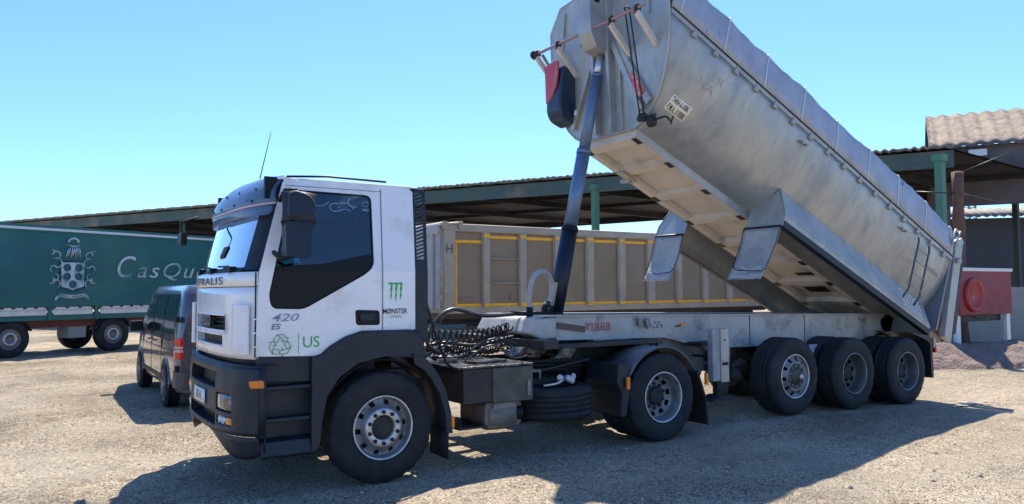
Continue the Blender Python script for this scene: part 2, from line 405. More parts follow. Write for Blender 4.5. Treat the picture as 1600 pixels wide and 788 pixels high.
# loose stones, nobody could count them
def stones():
    b = MB(); rnd = random.Random(3)
    for k in range(9000):
        r = rnd.random()
        if r < .55: x, y = rnd.uniform(-6, 6), rnd.uniform(-6.5, 3)
        elif r < .8: x, y = rnd.uniform(-5, 16), rnd.uniform(-5, 9)
        else: x, y = rnd.uniform(-8, 0), rnd.uniform(-3, 16)
        s_ = .004+.011*rnd.random()**3
        if rnd.random() < .05: s_ *= 2.2
        z = gz(x, y)
        a = rnd.random()*6.28; c, d = math.cos(a), math.sin(a)
        e = [rnd.uniform(.6, 1.2) for _ in range(6)]
        P = [(e[0], 0, 0), (0, e[1], 0), (-e[2], 0, 0), (0, -e[3], 0), (0.1, 0, e[4]*.75), (0, 0, -.4)]
        i = [b.P((x+s_*(p[0]*c-p[1]*d), y+s_*(p[0]*d+p[1]*c), z+s_*p[2])) for p in P]
        for f in ((0,1,4), (1,2,4), (2,3,4), (3,0,4), (1,0,5), (2,1,5), (3,2,5), (0,3,5)): b.face([i[q] for q in f])
    m = mat('loose_stone', (.40, .36, .31), .9, 0, (.20, .18, .17), 11, (.45, .6))
    tag(b.build('loose_stones', m, rec=False), 'small loose stones scattered over the gravel yard', 'gravel', kind='stuff')
stones()

# ------------------------------------------------------------------ wheels
def tyre_mesh(b, R0, wd, c, sgn, block=False, rin=.292):
    # sgn -1: outer face looks to -y ; profile y measured inward from the outer face
    g_ = .011
    pr = [(rin, .03), (rin+.012, .012), (rin+.05, .004), (R0-.14, -.004), (R0-.075, .0), (R0-.03, .012), (R0-.008, .026), (R0, .045)]
    k = 4; a0 = .045; a1 = wd-.045; gw = .011
    for i in range(k):
        t = a0+(a1-a0)*(i+1)/(k+1)
        pr += [(R0, t-gw/2), (R0-g_, t-gw/2+.002), (R0-g_, t+gw/2-.002), (R0, t+gw/2)]
    pr += [(R0, wd-.045), (R0-.008, wd-.026), (R0-.03, wd-.012), (R0-.075, wd), (R0-.14, wd+.004), (rin+.05, wd-.004), (rin, wd-.03)]
    n = 96; last = len(pr)
    def mod(i, j):
        if j in (5, 6, 7, 8) or j in (last-8, last-7, last-6, last-5):
            return -.012 if (i % 4 == 0) else 0
        if block and 7 <= j < last-7: return -.010 if ((i+j//4*2) % 4 == 0) else 0
        return 0
    b.lathe([(r, -sgn*t) for r, t in pr], c, 'y', n, mod=mod)
def holes(n, cnt, lo, hi, width):
    def f(i, j):
        if not (lo <= j < hi): return False
        a = (i % (n//cnt)); return a < width
    return f
def nuts(b, c, sgn, rad, y, cnt=10, r=.019, h=.03):
    if sgn > 0: cnt = 0
    for k in range(cnt):
        a = 2*math.pi*(k+.5)/cnt
        cc = (c[0]+rad*math.cos(a), c[1], c[2]+rad*math.sin(a))
        b.lathe([(0, -sgn*(y-h)), (r*.75, -sgn*(y-h)), (r, -sgn*(y-h*.6)), (r, -sgn*y)], cc, 'y', 8)
def wheel(parent, x, yo, z, sgn, kind, R0=.525, wd=.315, block=False):
    c = (x, yo, z)
    b = MB(); tyre_mesh(b, R0, wd, c, sgn, block); w_ = b.build('wheel', RUB, parent)
    b = MB(); b.lathe([(.300, -sgn*.016), (.303, -sgn*.008), (.300, -sgn*.000), (.292, sgn*.001), (.286, -sgn*.006)], c, 'y', 60); b.build('rim_lip', LIP if kind != 'dark' else RIM, w_)
    Y = lambda pr: [(r, -sgn*t) for r, t in pr]
    n = 60
    if kind == 'front':
        pr = [(.292, .032), (.302, .014), (.296, .006), (.287, .010), (.281, .045), (.268, .072), (.258, .078), (.215, .052), (.196, .030), (.186, .018), (.178, .014)]
        b = MB(); b.lathe(Y(pr), c, 'y', n, skip=holes(n, 10, 6, 7, 2)); b.build('rim', RIM, w_)
        b = MB(); b.lathe(Y([(.178, .014), (.172, .006), (.122, .006), (.116, .012), (.112, .05)]), c, 'y', 48); b.build('bolt_ring', RIMB, w_)
        b = MB(); b.lathe(Y([(.112, .05), (.105, .035), (.098, .03), (.085, .028), (.03, .03), (0, .03)]), c, 'y', 36)
        b.build('hub', HUB, w_)
        b = MB(); nuts(b, c, sgn, .147, .006); b.build('wheel_nuts', HUB, w_)
        b = MB(); b.lathe(Y([(.27, .10), (0, .10)]), c, 'y', 24); b.build('brake_drum', BLACK, w_)
    elif kind == 'hubcap':
        pr = [(.292, .032), (.302, .014), (.296, .006), (.287, .010), (.281, .03), (.262, .045), (.240, .035), (.205, .000), (.185, -.012), (.172, -.006)]
        b = MB(); b.lathe(Y(pr), c, 'y', n, skip=holes(n, 10, 5, 7, 2)); b.build('rim', RIM, w_)
        b = MB(); b.lathe(Y([(.172, -.006), (.165, .012), (.11, .014), (.105, -.01), (.075, -.045), (.052, -.06), (.05, -.085), (.035, -.095), (0, -.095)]), c, 'y', 40)
        b.build('hub', mat('rusty_hub', (.10, .075, .06), .6, .2, (.16, .12, .09), 12, (.4, .7)), w_)
        b = MB(); b.lathe(Y([(.040, -.090), (.036, -.100), (0, -.102)]), c, 'y', 20); b.build('hub_cap', LIP, w_)
        b = MB(); nuts(b, c, sgn, .14, .012); b.build('wheel_nuts', RIM, w_)
        b = MB(); b.lathe(Y([(.27, .10), (0, .10)]), c, 'y', 24); b.build('brake_drum', BLACK, w_)
    else:                                          # deep dish
        d = .0 if kind == 'drive' else .03
        pr = [(.292, .032), (.302, .014), (.298, .005), (.288, .008), (.281, .03), (.272, .045), (.267, .10+d), (.258, .135+d), (.243, .150+d), (.236, .152+d), (.192, .172+d), (.182, .180+d), (.176, .180+d), (.122, .182+d), (.116, .15+d)]
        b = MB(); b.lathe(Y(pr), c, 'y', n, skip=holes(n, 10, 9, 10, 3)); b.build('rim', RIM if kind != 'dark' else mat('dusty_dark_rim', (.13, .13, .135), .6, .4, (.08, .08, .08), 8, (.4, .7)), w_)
        b = MB(); b.lathe(Y([(.116, .17+d), (.112, .13), (.10, .115), (.045, .11), (0, .11)]), c, 'y', 30); b.build('hub', HUB, w_)
        b = MB(); nuts(b, c, sgn, .148, .18+d); b.build('wheel_nuts', HUB, w_)
        b = MB(); b.lathe(Y([(.262, .24), (0, .24)]), c, 'y', 24); b.build('brake_drum', BLACK, w_)
    return w_

# ================================================================== TRACTOR UNIT
T = thing('tractor_unit', (0, 0, 0), 'white truck cab with dark plastic bumper and steps, green stickers, coupled to the raised tipper', 'truck')
def X(y, z, W=1.15):
    t = min(1, abs(y)/W)
    if z < 2: return -1.36+.20*(.5*t**2+.5*t**8)
    return -1.315+.22*(z-2)/.84+.155*(.65*t**2+.35*t**8)
def ysamp(a, b, extra=()):
    ys = set(); k = 0
    full = [-1.15, -1.145, -1.135, -1.12, -1.09, -1.05, -1.0, -.93, -.85, -.75, -.6, -.45, -.3, -.15, 0]
    full = full+[-q for q in full]
    ys = {q for q in full if a < q < b} | {a, b} | {e for e in extra if a <= e <= b}
    return sorted(ys)
def patch(name, y0, y1, z0, z1, m, off=0, hol=(), parent=T, nz=6, zex=(), solid=0, bevel=0):
    ey = [h[i] for h in hol for i in (0, 1)]; ez = [h[i] for h in hol for i in (2, 3)]
    ys = ysamp(y0, y1, ey); zs = sorted(set(lin(z0, z1, nz)) | {e for e in ez if z0 < e < z1} | set(zex))
    b = MB(); sk = (lambda y, z: any(h[0] < y < h[1] and h[2] < z < h[3] for h in hol)) if hol else None
    b.grid(lambda y, z: (X(y, z)+off, y, z), ys, zs, skip=sk)
    return b.build(name, m, parent, solid=solid, bevel=bevel)
CY = 1.15
# side panels ---------------------------------------------------------------
side = [(-1.187, 1.245), (-1.157, 1.98), (-.955, 2.80), (-.93, 2.845), (.30, 2.835), (.345, 2.80), (.345, 1.432), (-.21, 1.437), (-.366, 1.392), (-.518, 1.31), (-.60, 1.24), (-.66, 1.225)]
win = rounded([(-.873, 2.737), (-.105, 2.728), (-.092, 2.05), (-.17, 1.975), (-.76, 1.655), (-1.045, 1.665), (-1.064, 1.781)], [.05, .06, .05, .05, .05, .06, .03])
for s_ in (-1, 1):
    b = MB(); b.plate(side, [win], s_*CY, -s_*.03); b.build('side_panel', WHITE, T, bevel=.004)
    low = rounded([(-1.05, 2.02), (-.80, 2.05), (-.60, 2.06), (-.115, 2.165), (-.098, 2.05), (-.175, 1.98), (-.765, 1.662), (-1.04, 1.672), (-1.058, 1.785)], .03, 2)
    b = MB(); b.prism(low, s_*(CY-.004), s_*(CY-.028)); b.build('window_lower_panel', BLACK, T)
    gl = rounded([(-.873, 2.735), (-.107, 2.726), (-.10, 2.14), (-.60, 2.03), (-1.04, 1.95)], .03, 2)
    b = MB(); b.prism(gl, s_*(CY-.012), s_*(CY-.018)); b.build('side_window', SIDEG, T)
    # rubber frame round the window opening
    b = MB(); b.tube([(p[0], s_*(CY-.003), p[1]) for p in win], .008, 6, closed=True); b.build('window_seal', BLACK, T)
    # shut lines of the door
    b = MB(); b.box(-.006, .006, s_*CY-.0025, s_*CY+.0025, 1.44, 2.80); b.box(-.93, .0, s_*CY-.0025, s_*CY+.0025, 2.775, 2.782)
    b.build('door_shut_line', mat('shut_line_grey', (.22, .23, .25), .7, rvar=0), T)
    b = MB(); b.prism(rounded([(-.275, 1.635), (-.03, 1.625), (-.025, 1.485), (-.265, 1.49)], .03, 3), s_*(CY+.004), s_*(CY-.01)); hd = b.build('door_handle', BLACK, T, bevel=.003)
    b = MB(); b.prism(rounded([(-.235, 1.60), (-.075, 1.595), (-.08, 1.53), (-.23, 1.53)], .02, 2), s_*(CY+.022), s_*(CY+.004)); b.build('pull_lever', PLAST, hd, bevel=.005)
# rear wall, roof, floor
b = MB(); b.box(.315, .345, -1.12, 1.12, 1.20, 2.82); b.build('rear_wall', WHITE, T, bevel=.01)
def roofz(x, y): return 2.842+.07*(1-(abs(y)/1.15)**3)*(1-max(0, (-x-.55)/.6)**2 if x < -.55 else 1)
b = MB()
b.grid(lambda x, y: (x if x > -.9 else X(y, 2.84)+(x+1.15)*0+(0 if x < -1.1 else (x+1.15)*.9), y, roofz(x, y)), [-1.15, -1.05, -.95, -.8, -.6, -.3, 0, .3, .34], ysamp(-1.15, 1.15))
b.build('roof', WHITE, T, solid=.02)
b = MB(); b.tube([(-.9, -1.05, 2.875), (-.5, -1.05, 2.905), (.1, -1.05, 2.895)], .012, 6); b.tube([(-.9, 1.05, 2.875), (-.5, 1.05, 2.905), (.1, 1.05, 2.895)], .012, 6)
b.build('roof_gutter', BLACK, T)
b = MB(); b.box(-1.15, .31, -1.10, 1.10, 1.22, 1.26); b.build('cab_floor', DGREY, T)
# front -----------------------------------------------------------------------
patch('windscreen', -.93, .93, 2.03, 2.70, WINDG, 0)
for s_ in (-1, 1):
    a, c = sorted((s_*.93, s_*1.148)); patch('pillar_trim', a, c, 2.0, 2.83, BLACK, .0)
patch('windscreen_lower_trim', -.93, .93, 1.985, 2.03, BLACK, .0, nz=1)
b = MB(); b.grid(lambda y, t: (X(y, 1.985)+(X(y, 2.01)+.01-X(y, 1.985))*t, y, 1.984+.006*t), ysamp(-1.12, 1.12), [0, 1]); b.build('cowl', BLACK, T)
patch('windscreen_header', -.93, .93, 2.70, 2.845, WHITE, .0, nz=2)
G1 = (-.66, .66, 1.45, 1.60); G2 = (-.585, .585, 1.31, 1.42)
patch('front_panel', -1.148, 1.148, 1.22, 1.85, WHITE, 0, (G1, G2), nz=8, solid=.012)
patch('upper_front_strip', -1.148, 1.148, 1.857, 1.985, WHITE, -.004, nz=2, solid=.012)
def recess(name, H, depth, m, ml, off=0, xf=None, parent=T):
    xf = xf or X; y0, y1, z0, z1 = H; b = MB()
    ys = ysamp(y0, y1)
    b.grid(lambda y, z: (xf(y, z)+depth, y, z), ys, [z0, z1])
    b.build(name, m, parent)
    b = MB()
    for zz in (z0, z1): b.grid(lambda y, t: (xf(y, zz)+t, y, zz), ys, [off-.002, depth])
    for yy in (y0, y1): b.grid(lambda t, z: (xf(yy, z)+t, yy, z), [off-.002, depth], [z0, z1])
    b.build(name+'_frame', ml, parent)
recess('upper_grille', G1, .07, BLACK, WHITE); recess('lower_grille', G2, .07, BLACK, WHITE)
b = MB()
for zz in (1.60, 1.45, 1.42, 1.31):
    h_ = .66 if zz > 1.43 else .585
    b.tube([(X(y, zz)-.006, y, zz) for y in ysamp(-h_, h_)], .012, 6)
b.build('grille_lip', WHITE, T)
b = MB()
for zz in (1.49, 1.53, 1.57): b.tube([(X(y, zz)+.035, y, zz) for y in ysamp(-.65, .65)], .006, 5)
b.build('grille_slats', DGREY, T)
def onfront(y0, y1, z0, z1, off=-.012): return lambda u, v: (X(y0+(y1-y0)*u, z0+(z1-z0)*v)+off, y0+(y1-y0)*u, z0+(z1-z0)*v)
b = MB(); b.grid(lambda y, z: (X(y, z)-.004, y, z), lin(-.21, .21, 4), [1.475, 1.60]); b.build('badge_plate', BLACK, T, solid=.01)
lettering('front_badge', 'IVECO', onfront(.20, -.20, 1.485, 1.59, -.014), TXCH, T, True)
lettering('front_lettering', 'STRALIS', onfront(.62, -.60, 1.875, 1.95, -.014), TXB, T, True, space=1.15)
for s_ in (-1, 1):      # corner air deflectors with fins
    b = MB()
    def dfn(t, z, s_=s_):
        y = s_*(.90+.20*t); return (X(y, z)-.03-.02*math.sin(t*math.pi), y+s_*.012, z)
    b.grid(dfn, lin(0, 1, 6), [1.26, 1.35, 1.5, 1.62, 1.68, 1.70]); b.build('corner_deflector', WHITE, T, solid=.03, bevel=.008)
    b = MB()
    for zz in (1.33, 1.45, 1.57): b.box(-1.21, -1.165, s_*1.150-.012, s_*1.150+.012, zz-.006, zz+.006)
    b.build('deflector_fins', WHITE, T)
    b = MB(); b.box(-1.192, -1.180, s_*CY-.003, s_*CY+.003, 1.24, 1.98); b.build('corner_shut_line', BLACK, T)
# wipers
b = MB()
for y0 in (-.75, -.15, .45):
    b.tube([(X(y0, 2.0)-.03, y0, 2.0), (X(y0, 2.06)-.05, y0+.12, 2.045), (X(y0+.45, 2.06)-.03, y0+.45, 2.05)], .010, 6)
    b.box(X(y0, 2.0)-.06, X(y0, 2.0)-.0, y0-.04, y0+.05, 1.985, 2.04)
b.build('wipers', BLACK, T)
# visor -------------------------------------------------------------------------
def vis(y, t):
    zt = 2.875+.02*(1-(abs(y)/1.12)**2); zb = 2.615-.035*(1-(abs(y)/1.12)**2)
    z = zt+(zb-zt)*t
    xo = X(y, 2.84)+.05-.21*t**.75*(1-.55*(abs(y)/1.12)**4)-.04*math.sin(math.pi*t)
    return (xo, y*1.01, z)
b = MB(); b.grid(vis, ysamp(-1.12, 1.12), lin(0, 1, 8)); vo_ = b.build('sun_visor', VISG, T, solid=.006)
b = MB(); b.tube([Vector(vis(y, 1)) for y in ysamp(-1.12, 1.12)], .012, 8); b.build('visor_rim', mat('pale_visor_edge', (.55, .45, .50), .35), vo_)
def vis2(y, t):
    p = Vector(vis(y, 1)); q = Vector((X(y, 2.5)-.05, y*.99, 2.50)); return p.lerp(q, t)-Vector((0, 0, .035*math.sin(math.pi*t)))
b = MB(); b.grid(vis2, ysamp(-1.12, 1.12), lin(0, 1, 5)); b.build('visor_lip', VISG, vo_, solid=.006)
b = MB()
for s_ in (-1, 1):
    for y in (.25, .75): b.bar((X(y, 2.7)-.01, s_*y, 2.72), Vector(vis(s_*y, .8)), .03, .012)
    b.box(X(1.05, 2.8)-.10, X(1.05, 2.8)+.01, s_*1.06-.02, s_*1.06+.02, 2.66, 2.86)
b.build('visor_brackets', BLACK, vo_)
for y in (-.95, -.32, .32, .95):
    q = Vector(vis(y, .25)); b = MB()
    b.lathe([(0, -.05), (.05, -.045), (.062, -.02), (.062, .03), (0, .03)], (q.x+.075, q.y, q.z-.02), 'x', 20); b.build('roof_lamp', CLEAR, T)
b = MB()
for y in (-.85, -.45, 0, .45, .85):
    for t in (.45, .85):
        q = Vector(vis(y, t)); b.lathe([(0, -.012), (.012, -.01), (.014, 0)], q, 'x', 8)
b.build('visor_bolts', BLACK, vo_)
b = MB(); b.tube([(-1.02, -.55, 2.90), (-.93, -.57, 3.37)], [.006, .003], 5); b.build('antenna', BLACK, T)
# interior -------------------------------------------------------------------------
b = MB(); b.prism([(-1.18, 1.3), (-1.20, 1.97), (-1.05, 1.99), (-.86, 1.90), (-.84, 1.6), (-1.0, 1.3)], -.90, .90); b.build('dashboard', mat('dash_plastic', (.05, .05, .055), .7), T, bevel=.02)
for y in (-.62, .62):
    b = MB(); b.prism(rounded([(-.62, 1.62), (-.12, 1.60), (-.12, 1.76), (-.62, 1.78)], .05, 3), y-.25, y+.25)
    b.prism(rounded([(-.22, 1.72), (-.05, 1.72), (.12, 2.42), (.02, 2.46), (-.06, 2.42)], .05, 3), y-.24, y+.24)
    b.box(-.45, -.18, y-.18, y+.18, 1.26, 1.62); b.prism(rounded([(-.02, 2.46), (.10, 2.46), (.13, 2.62), (.03, 2.64)], .03, 2), y-.14, y+.14)
    b.build('seat', SEATM, T, bevel=.02)
b = MB()
ring = []
for k in range(28):
    a = 2*math.pi*k/28; v_ = Vector((.0, math.cos(a)*.22, math.sin(a)*.22)); v_.rotate(Matrix.Rotation(R(-55), 3, 'Y')); ring.append(Vector((-.80, -.62, 2.02))+v_)
b.tube(ring, .014, 8, closed=True); b.bar(ring[0], ring[14], .03, .02); b.tube([(-.80, -.62, 2.02), (-.98, -.62, 1.88)], .025, 8); b.build('steering_wheel', BLACK, T)
# mirrors --------------------------------------------------------------------------
for s_ in (-1, 1):
    b = MB(); b.grid(lambda u, v: ((-1.005+.265*u) - .05*(v-.5)**2*4*(0.5-u)*.6, s_*(1.345+.13*math.sin(math.pi*(.08+.84*u))*(.55+.45*math.sin(math.pi*(.05+.9*v)))), 2.40+.28*v), lin(0, 1, 8), lin(0, 1, 8))
    mr = b.build('mirror', PLAST, T, solid=.05, bevel=.012)
    b = MB(); b.prism(rounded([(-1.01, 2.11), (-.795, 2.10), (-.785, 2.40), (-.80, 2.42), (-1.01, 2.42)], .035, 4), s_*1.33, s_*1.47); b.build('main_mirror_housing', PLAST, mr, bevel=.03, bseg=4)
    b = MB(); b.prism(rounded([(-.995, 2.44), (-.755, 2.50), (-.745, 2.58), (-.80, 2.665), (-.93, 2.70), (-.985, 2.67)], .05, 4), s_*1.33, s_*1.50); b.build('wide_mirror_housing', PLAST, mr, bevel=.035, bseg=4)
    b = MB()
    b.tube([(-.98, s_*1.15, 2.63), (-.95, s_*1.25, 2.72), (-.90, s_*1.40, 2.705)], .022, 8); b.tube([(-1.03, s_*1.14, 2.16), (-1.0, s_*1.25, 2.10), (-.92, s_*1.40, 2.13)], .022, 8)
    b.tube([(-.96, s_*1.385, 2.1), (-.93, s_*1.385, 2.7)], .02, 8); b.build('mirror_arm', BLACK, mr)
# small kerb mirror seen through the screen on the far side
b = MB(); b.tube([(-1.33, .86, 2.62), (-1.50, .80, 2.55), (-1.50, .74, 2.42)], .014, 6); b.prism(rounded([(-1.52, 2.44), (-1.46, 2.44), (-1.46, 2.30), (-1.52, 2.30)], .02, 2), .62, .88)
b.build('front_mirror', BLACK, T, bevel=.012)
# slatted side collar behind the cab -------------------------------------------------
for s_ in (-1, 1):
    y = s_*1.12
    b = MB(); b.box(.350, .49, y-.018, y+.018, 1.30, 2.12); b.box(.350, .375, y-.018, y+.018, 2.12, 2.84); b.box(.465, .49, y-.018, y+.018, 2.12, 2.83); b.box(.35, .49, y-.018, y+.018, 2.80, 2.84)
    b.box(.346, .36, y-s_*.15, y+s_*.0, 1.3, 2.84); sc = b.build('side_collar', PLAST, T, bevel=.004)
    b = MB(); z = 2.15
    while z < 2.80: b.obox((.42, y, z), ((1, 0, .35), (0, 1, 0), (-.35, 0, 1)), (.048, .013, .008)); z += .037
    b.build('collar_slats', PLAST, sc)
# lettering on the door -------------------------------------------------------------------
ys = -CY-.004
def px_plate(x0, x1, z0, z1): return flat(x0, x1, z0, z1, ys)
lettering('door_number', '420', px_plate(-1.045, -.80, 1.545, 1.615), TXCH, T, True, .25)
lettering('door_suffix', 'ES', px_plate(-1.05, -.965, 1.475, 1.525), mat('teal_lettering', (.08, .2, .22), .4, rvar=0), T, True, .2)
lettering('sticker_us', 'US', px_plate(-.765, -.615, 1.305, 1.405), TXG, T)
b = MB(); b.box(-.808, -.803, ys-.001, ys, 1.25, 1.44); b.build('sticker_line', TXG, T)
def recycle():
    b = MB(); c = Vector((-.970, 1.335)); r = .0032
    for k in range(3):
        ca, sa = math.cos(R(-120*k)), math.sin(R(-120*k))
        Q = lambda x, z: (c.x+.00108*(x*ca-z*sa), ys, c.y+.00108*(x*sa+z*ca))
        b.tube([Q(*p) for p in ((-58, 40), (-28, 86), (27, 86), (50, 58), (66, 64), (52, 26), (12, 30), (28, 38), (2, 66), (-24, 24))], r, 4, closed=True)
        b.tube([Q(-28, 86), Q(2, 66)], r, 4)
    b.build('recycling_mark', TXG, T)
recycle()
def claw():
    b = MB()
    for x0, dx, h in ((.085, .0, .17), (.135, .012, .185), (.185, .02, .165)):
        z1 = 1.885
        o = [(x0-.03, z1+.0), (x0+.0, z1-.012), (x0+.012, z1-.02), (x0+.004, z1-.06), (x0+.012, z1-.09), (x0+.004, z1-.12), (x0+.010, z1-h), (x0+.016, z1-h+.03), (x0+.022, z1-.12), (x0+.020, z1-.09), (x0+.028, z1-.055), (x0+.028, z1-.02), (x0+.036, z1-.006), (x0+.024, z1+.006)]
        i = [b.P((p[0]-.01, ys, p[1])) for p in o]
        b.f.append(tuple(i)); b.sm.append(False)
    b.build('claw_mark', TXG, T)
claw()
lettering('sticker_word', 'M\u00d8NSTER', px_plate(.003, .258, 1.59, 1.64), TXK, T, True)
lettering('sticker_word_small', 'GREEN', px_plate(.075, .195, 1.55, 1.575), TXG, T, False)
# window swirl decals
def arc(c, r, a0, a1, n=12): return [(c[0]+r*math.cos(R(a0+(a1-a0)*k/n)), -CY-.000, c[1]+r*.8*math.sin(R(a0+(a1-a0)*k/n))) for k in range(n+1)]
b = MB()
for cc, r, a0, a1 in (((-.46, 2.60), .05, 60, 330), ((-.36, 2.53), .07, 150, 40), ((-.27, 2.66), .06, 110, 300), ((-.38, 2.56), .11, 130, 20), ((-.62, 2.70), .12, 200, 330)):
    b.tube([(p[0], -CY+.008, p[2]) for p in arc(cc, r, a0, a1)], .004, 4)
b.tube([(p[0], -CY+.008, p[2]) for p in arc((-.155, 2.645), .03, 0, 360)], .003, 4)
b.build('window_swirl', mat('pale_blue_decal', (.25, .42, .62), .6, rvar=0), T)
lettering('window_word', 'MEID', flat(-.185, -.125, 2.575, 2.60, -CY+.006), MATS['pale_blue_decal'], T, True)
# dark lower cab ------------------------------------------------------------------------
fend = [(-.70, 1.232), (-.66, 1.222), (-.60, 1.236), (-.518, 1.306), (-.366, 1.388), (-.21, 1.433), (.30, 1.430), (.40, 1.33), (.45, 1.20), (.42, 1.13), (.26, 1.165), (0, 1.185), (-.26, 1.135), (-.44, 1.02), (-.55, .86), (-.60, .62), (-.61, .46), (-.64, .385), (-.70, .365)]
for s_ in (-1, 1):
    b = MB(); b.prism(fend, s_*1.155, s_*1.205); b.build('fender', PLAST, T, bevel=.012)
    b = MB(); b.prism([(-1.18, 1.24), (-.66, 1.222), (-.68, 1.0), (-1.13, 1.02)], s_*1.15, s_*1.0); b.build('lower_door_trim', PLAST, T, bevel=.006)
    b = MB(); b.box(-1.14, -.66, s_*1.0, s_*1.05, .40, 1.02)
    for z in (.70, .98): b.box(-1.13, -.66, s_*1.02, s_*1.17, z-.035, z)
    b.prism([(s_*1.05, .52), (s_*1.17, .50), (s_*1.20, .38), (s_*1.15, .35), (s_*1.0, .37)], -1.135, -.66, 'yz')
    b.build('step', PLAST, T, bevel=.008)
    # wheel arch liner
    arcp = [(math.cos(R(a))*.62+0.0, .52+math.sin(R(a))*.64) for a in range(150, -42, -12)]
    b = MB(); b.grid(lambda k, y: (arcp[int(k)][0]*(1.0), y, arcp[int(k)][1]), list(range(len(arcp)))[0:10], [s_*.80, s_*1.16]); b.build('arch_liner', BLACK, T, solid=.015)
    # rear half of the mudguard and flap
    mg = [(.30, 1.17), (.42, 1.10), (.52, .98), (.60, .82), (.645, .64), (.665, .45)]
    b = MB(); b.grid(lambda k, y: (mg[int(k)][0], y, mg[int(k)][1]), list(range(len(mg))), [s_*.82, s_*1.0, s_*1.22]); b.build('rear_mudguard', PLAST, T, solid=.02)
    b = MB(); b.prism([(.28, 1.20), (.44, 1.14), (.55, 1.0), (.64, .83), (.70, .60), (.715, .40), (.645, .40), (.63, .6), (.57, .8), (.49, .94), (.40, 1.04), (.30, 1.10)], s_*1.20, s_*1.235); b.build('mudguard_edge', PLAST, T, bevel=.006)
    b = MB(); b.grid(lambda y, z: (.665+.02*(z-.15), y, z), [s_*.84, s_*1.22], [.15, .3, .45]); b.build('mud_flap', RUB, T, solid=.012)
b = MB(); b.box(.70, .735, -1.235, -1.195, .45, .56); b.build('side_marker', ORANGE, T, bevel=.004)
# bumper ------------------------------------------------------------------------------
def XB(y, z):
    t = min(1, abs(y)/1.2); x0 = -1.405+.02*max(0, (z-1.0)/.15)
    return x0+.08*t**2+.16*t**8+(.05*((.56-z)/.2) if z < .56 else 0)
BH = [(-.57, .57, .935, 1.08), (-.58, .58, .60, .72), (-.95, -.60, .745, .905), (.60, .95, .745, .905), (-.955, -.62, .63, .705), (.62, .955, .63, .705)]
ysB = sorted(set(ysamp(-1.15, 1.15)) | {-1.2, 1.2, -1.195, 1.195, -1.18, 1.18} | {h[i] for h in BH for i in (0, 1)})
zsB = sorted({.56, .60, .63, .705, .72, .745, .80, .85, .905, .935, 1.0, 1.08, 1.12, 1.15})
b = MB(); b.grid(lambda y, z: (XB(y, z), y, z), ysB, zsB, skip=lambda y, z: any(h[0] < y < h[1] and h[2] < z < h[3] for h in BH))
b.grid(lambda y, t: (XB(y, 1.15)+t, y, 1.15+.02*min(1, t/.04)), ysB, [0, .04, .14])
for s_ in (-1, 1): b.grid(lambda x, z: (x, s_*1.2, z), [XB(1.2, .8), -1.10], [.56, .8, 1.0, 1.15])
bp_ = b.build('bumper', PLAST, T, solid=.01)
def z0b(y):
    t = min(1, max(0, (abs(y)-.35)/.6)); t = t*t*(3-2*t); return .555-.205*t+(.05*max(0, (abs(y)-1.08)/.12)**2)
b = MB(); b.grid(lambda y, t: (XB(y, .555+(z0b(y)-.555)*t), y*(1-.02*t), .552+(z0b(y)-.552)*t), ysB, lin(0, 1, 5))
for s_ in (-1, 1): b.grid(lambda x, z: (x, s_*1.19, z), [XB(1.2, .5)+.04, -1.10], [.42, .5, .552])
b.build('bumper_skirt', PLAST, T, solid=.01)
for k, H in enumerate(BH):
    recess(('upper_air_intake', 'lower_air_intake', 'headlight_socket', 'headlight_socket', 'foglight_socket', 'foglight_socket')[k], H, .10 if k < 2 else .045, BLACK, PLAST, 0, XB)
def lens(name, y0, y1, z0, z1, m, off, bulge, parent=T):
    b = MB(); b.grid(lambda u, v: (XB(y0+(y1-y0)*u, z0+(z1-z0)*v)+off-bulge*math.sin(math.pi*u)*math.sin(math.pi*v), y0+(y1-y0)*u, z0+(z1-z0)*v), lin(0, 1, 8), lin(0, 1, 6))
    return b.build(name, m, parent, solid=.006)
LENS = glass('headlight_cover', (.9, .92, .92), .05)
for s_ in (-1, 1):
    a, c = sorted((s_*.61, s_*.94)); hl = lens('headlight', a, c, .755, .895, LENS, .004, .01)
    b = MB()
    for yy in (.69, .85): b.lathe([(0, .04), (.035, .035), (.062, .008), (.066, .0)], (XB(s_*yy, .82)+.0, s_*yy, .825), 'x', 24)
    b.grid(lambda y, z: (XB(y, z)+.042, y, z), lin(a, c, 5), [.75, .90]); b.build('reflector', CLEAR, hl)
    a, c = sorted((s_*.84, s_*.95)); lens('indicator', a, c, .635, .70, ORANGE, .003, .006)
    b = MB()
    for yy in (.68, .77): b.lathe([(0, .03), (.030, .028), (.034, -.004), (.038, -.006), (.038, .02)], (XB(s_*yy, .67)+.005, s_*yy, .668), 'x', 20)
    b.build('foglight', CLEAR, T)
    b = MB(); b.prism(rounded([(-1.25, 1.045), (-1.13, 1.045), (-1.12, .975), (-1.24, .98)], .015, 2), s_*1.19, s_*1.225); b.build('side_marker', ORANGE, T, bevel=.006)
# number plate
b = MB(); b.grid(lambda y, z: (XB(y, z)-.018, y, z), lin(-.25, .25, 6), [.755, .885]); npl = b.build('number_plate', TXW, T, solid=.008)
lettering('plate_lettering', '0088 HCS', lambda u, v: (XB(0, .8)-.024+.01*abs(u-.5), .22-.44*u, .775+.09*v), TXK, npl, True)
patch('upper_recess', -1.10, 1.10, 1.10, 1.23, BLACK, .06, nz=1)
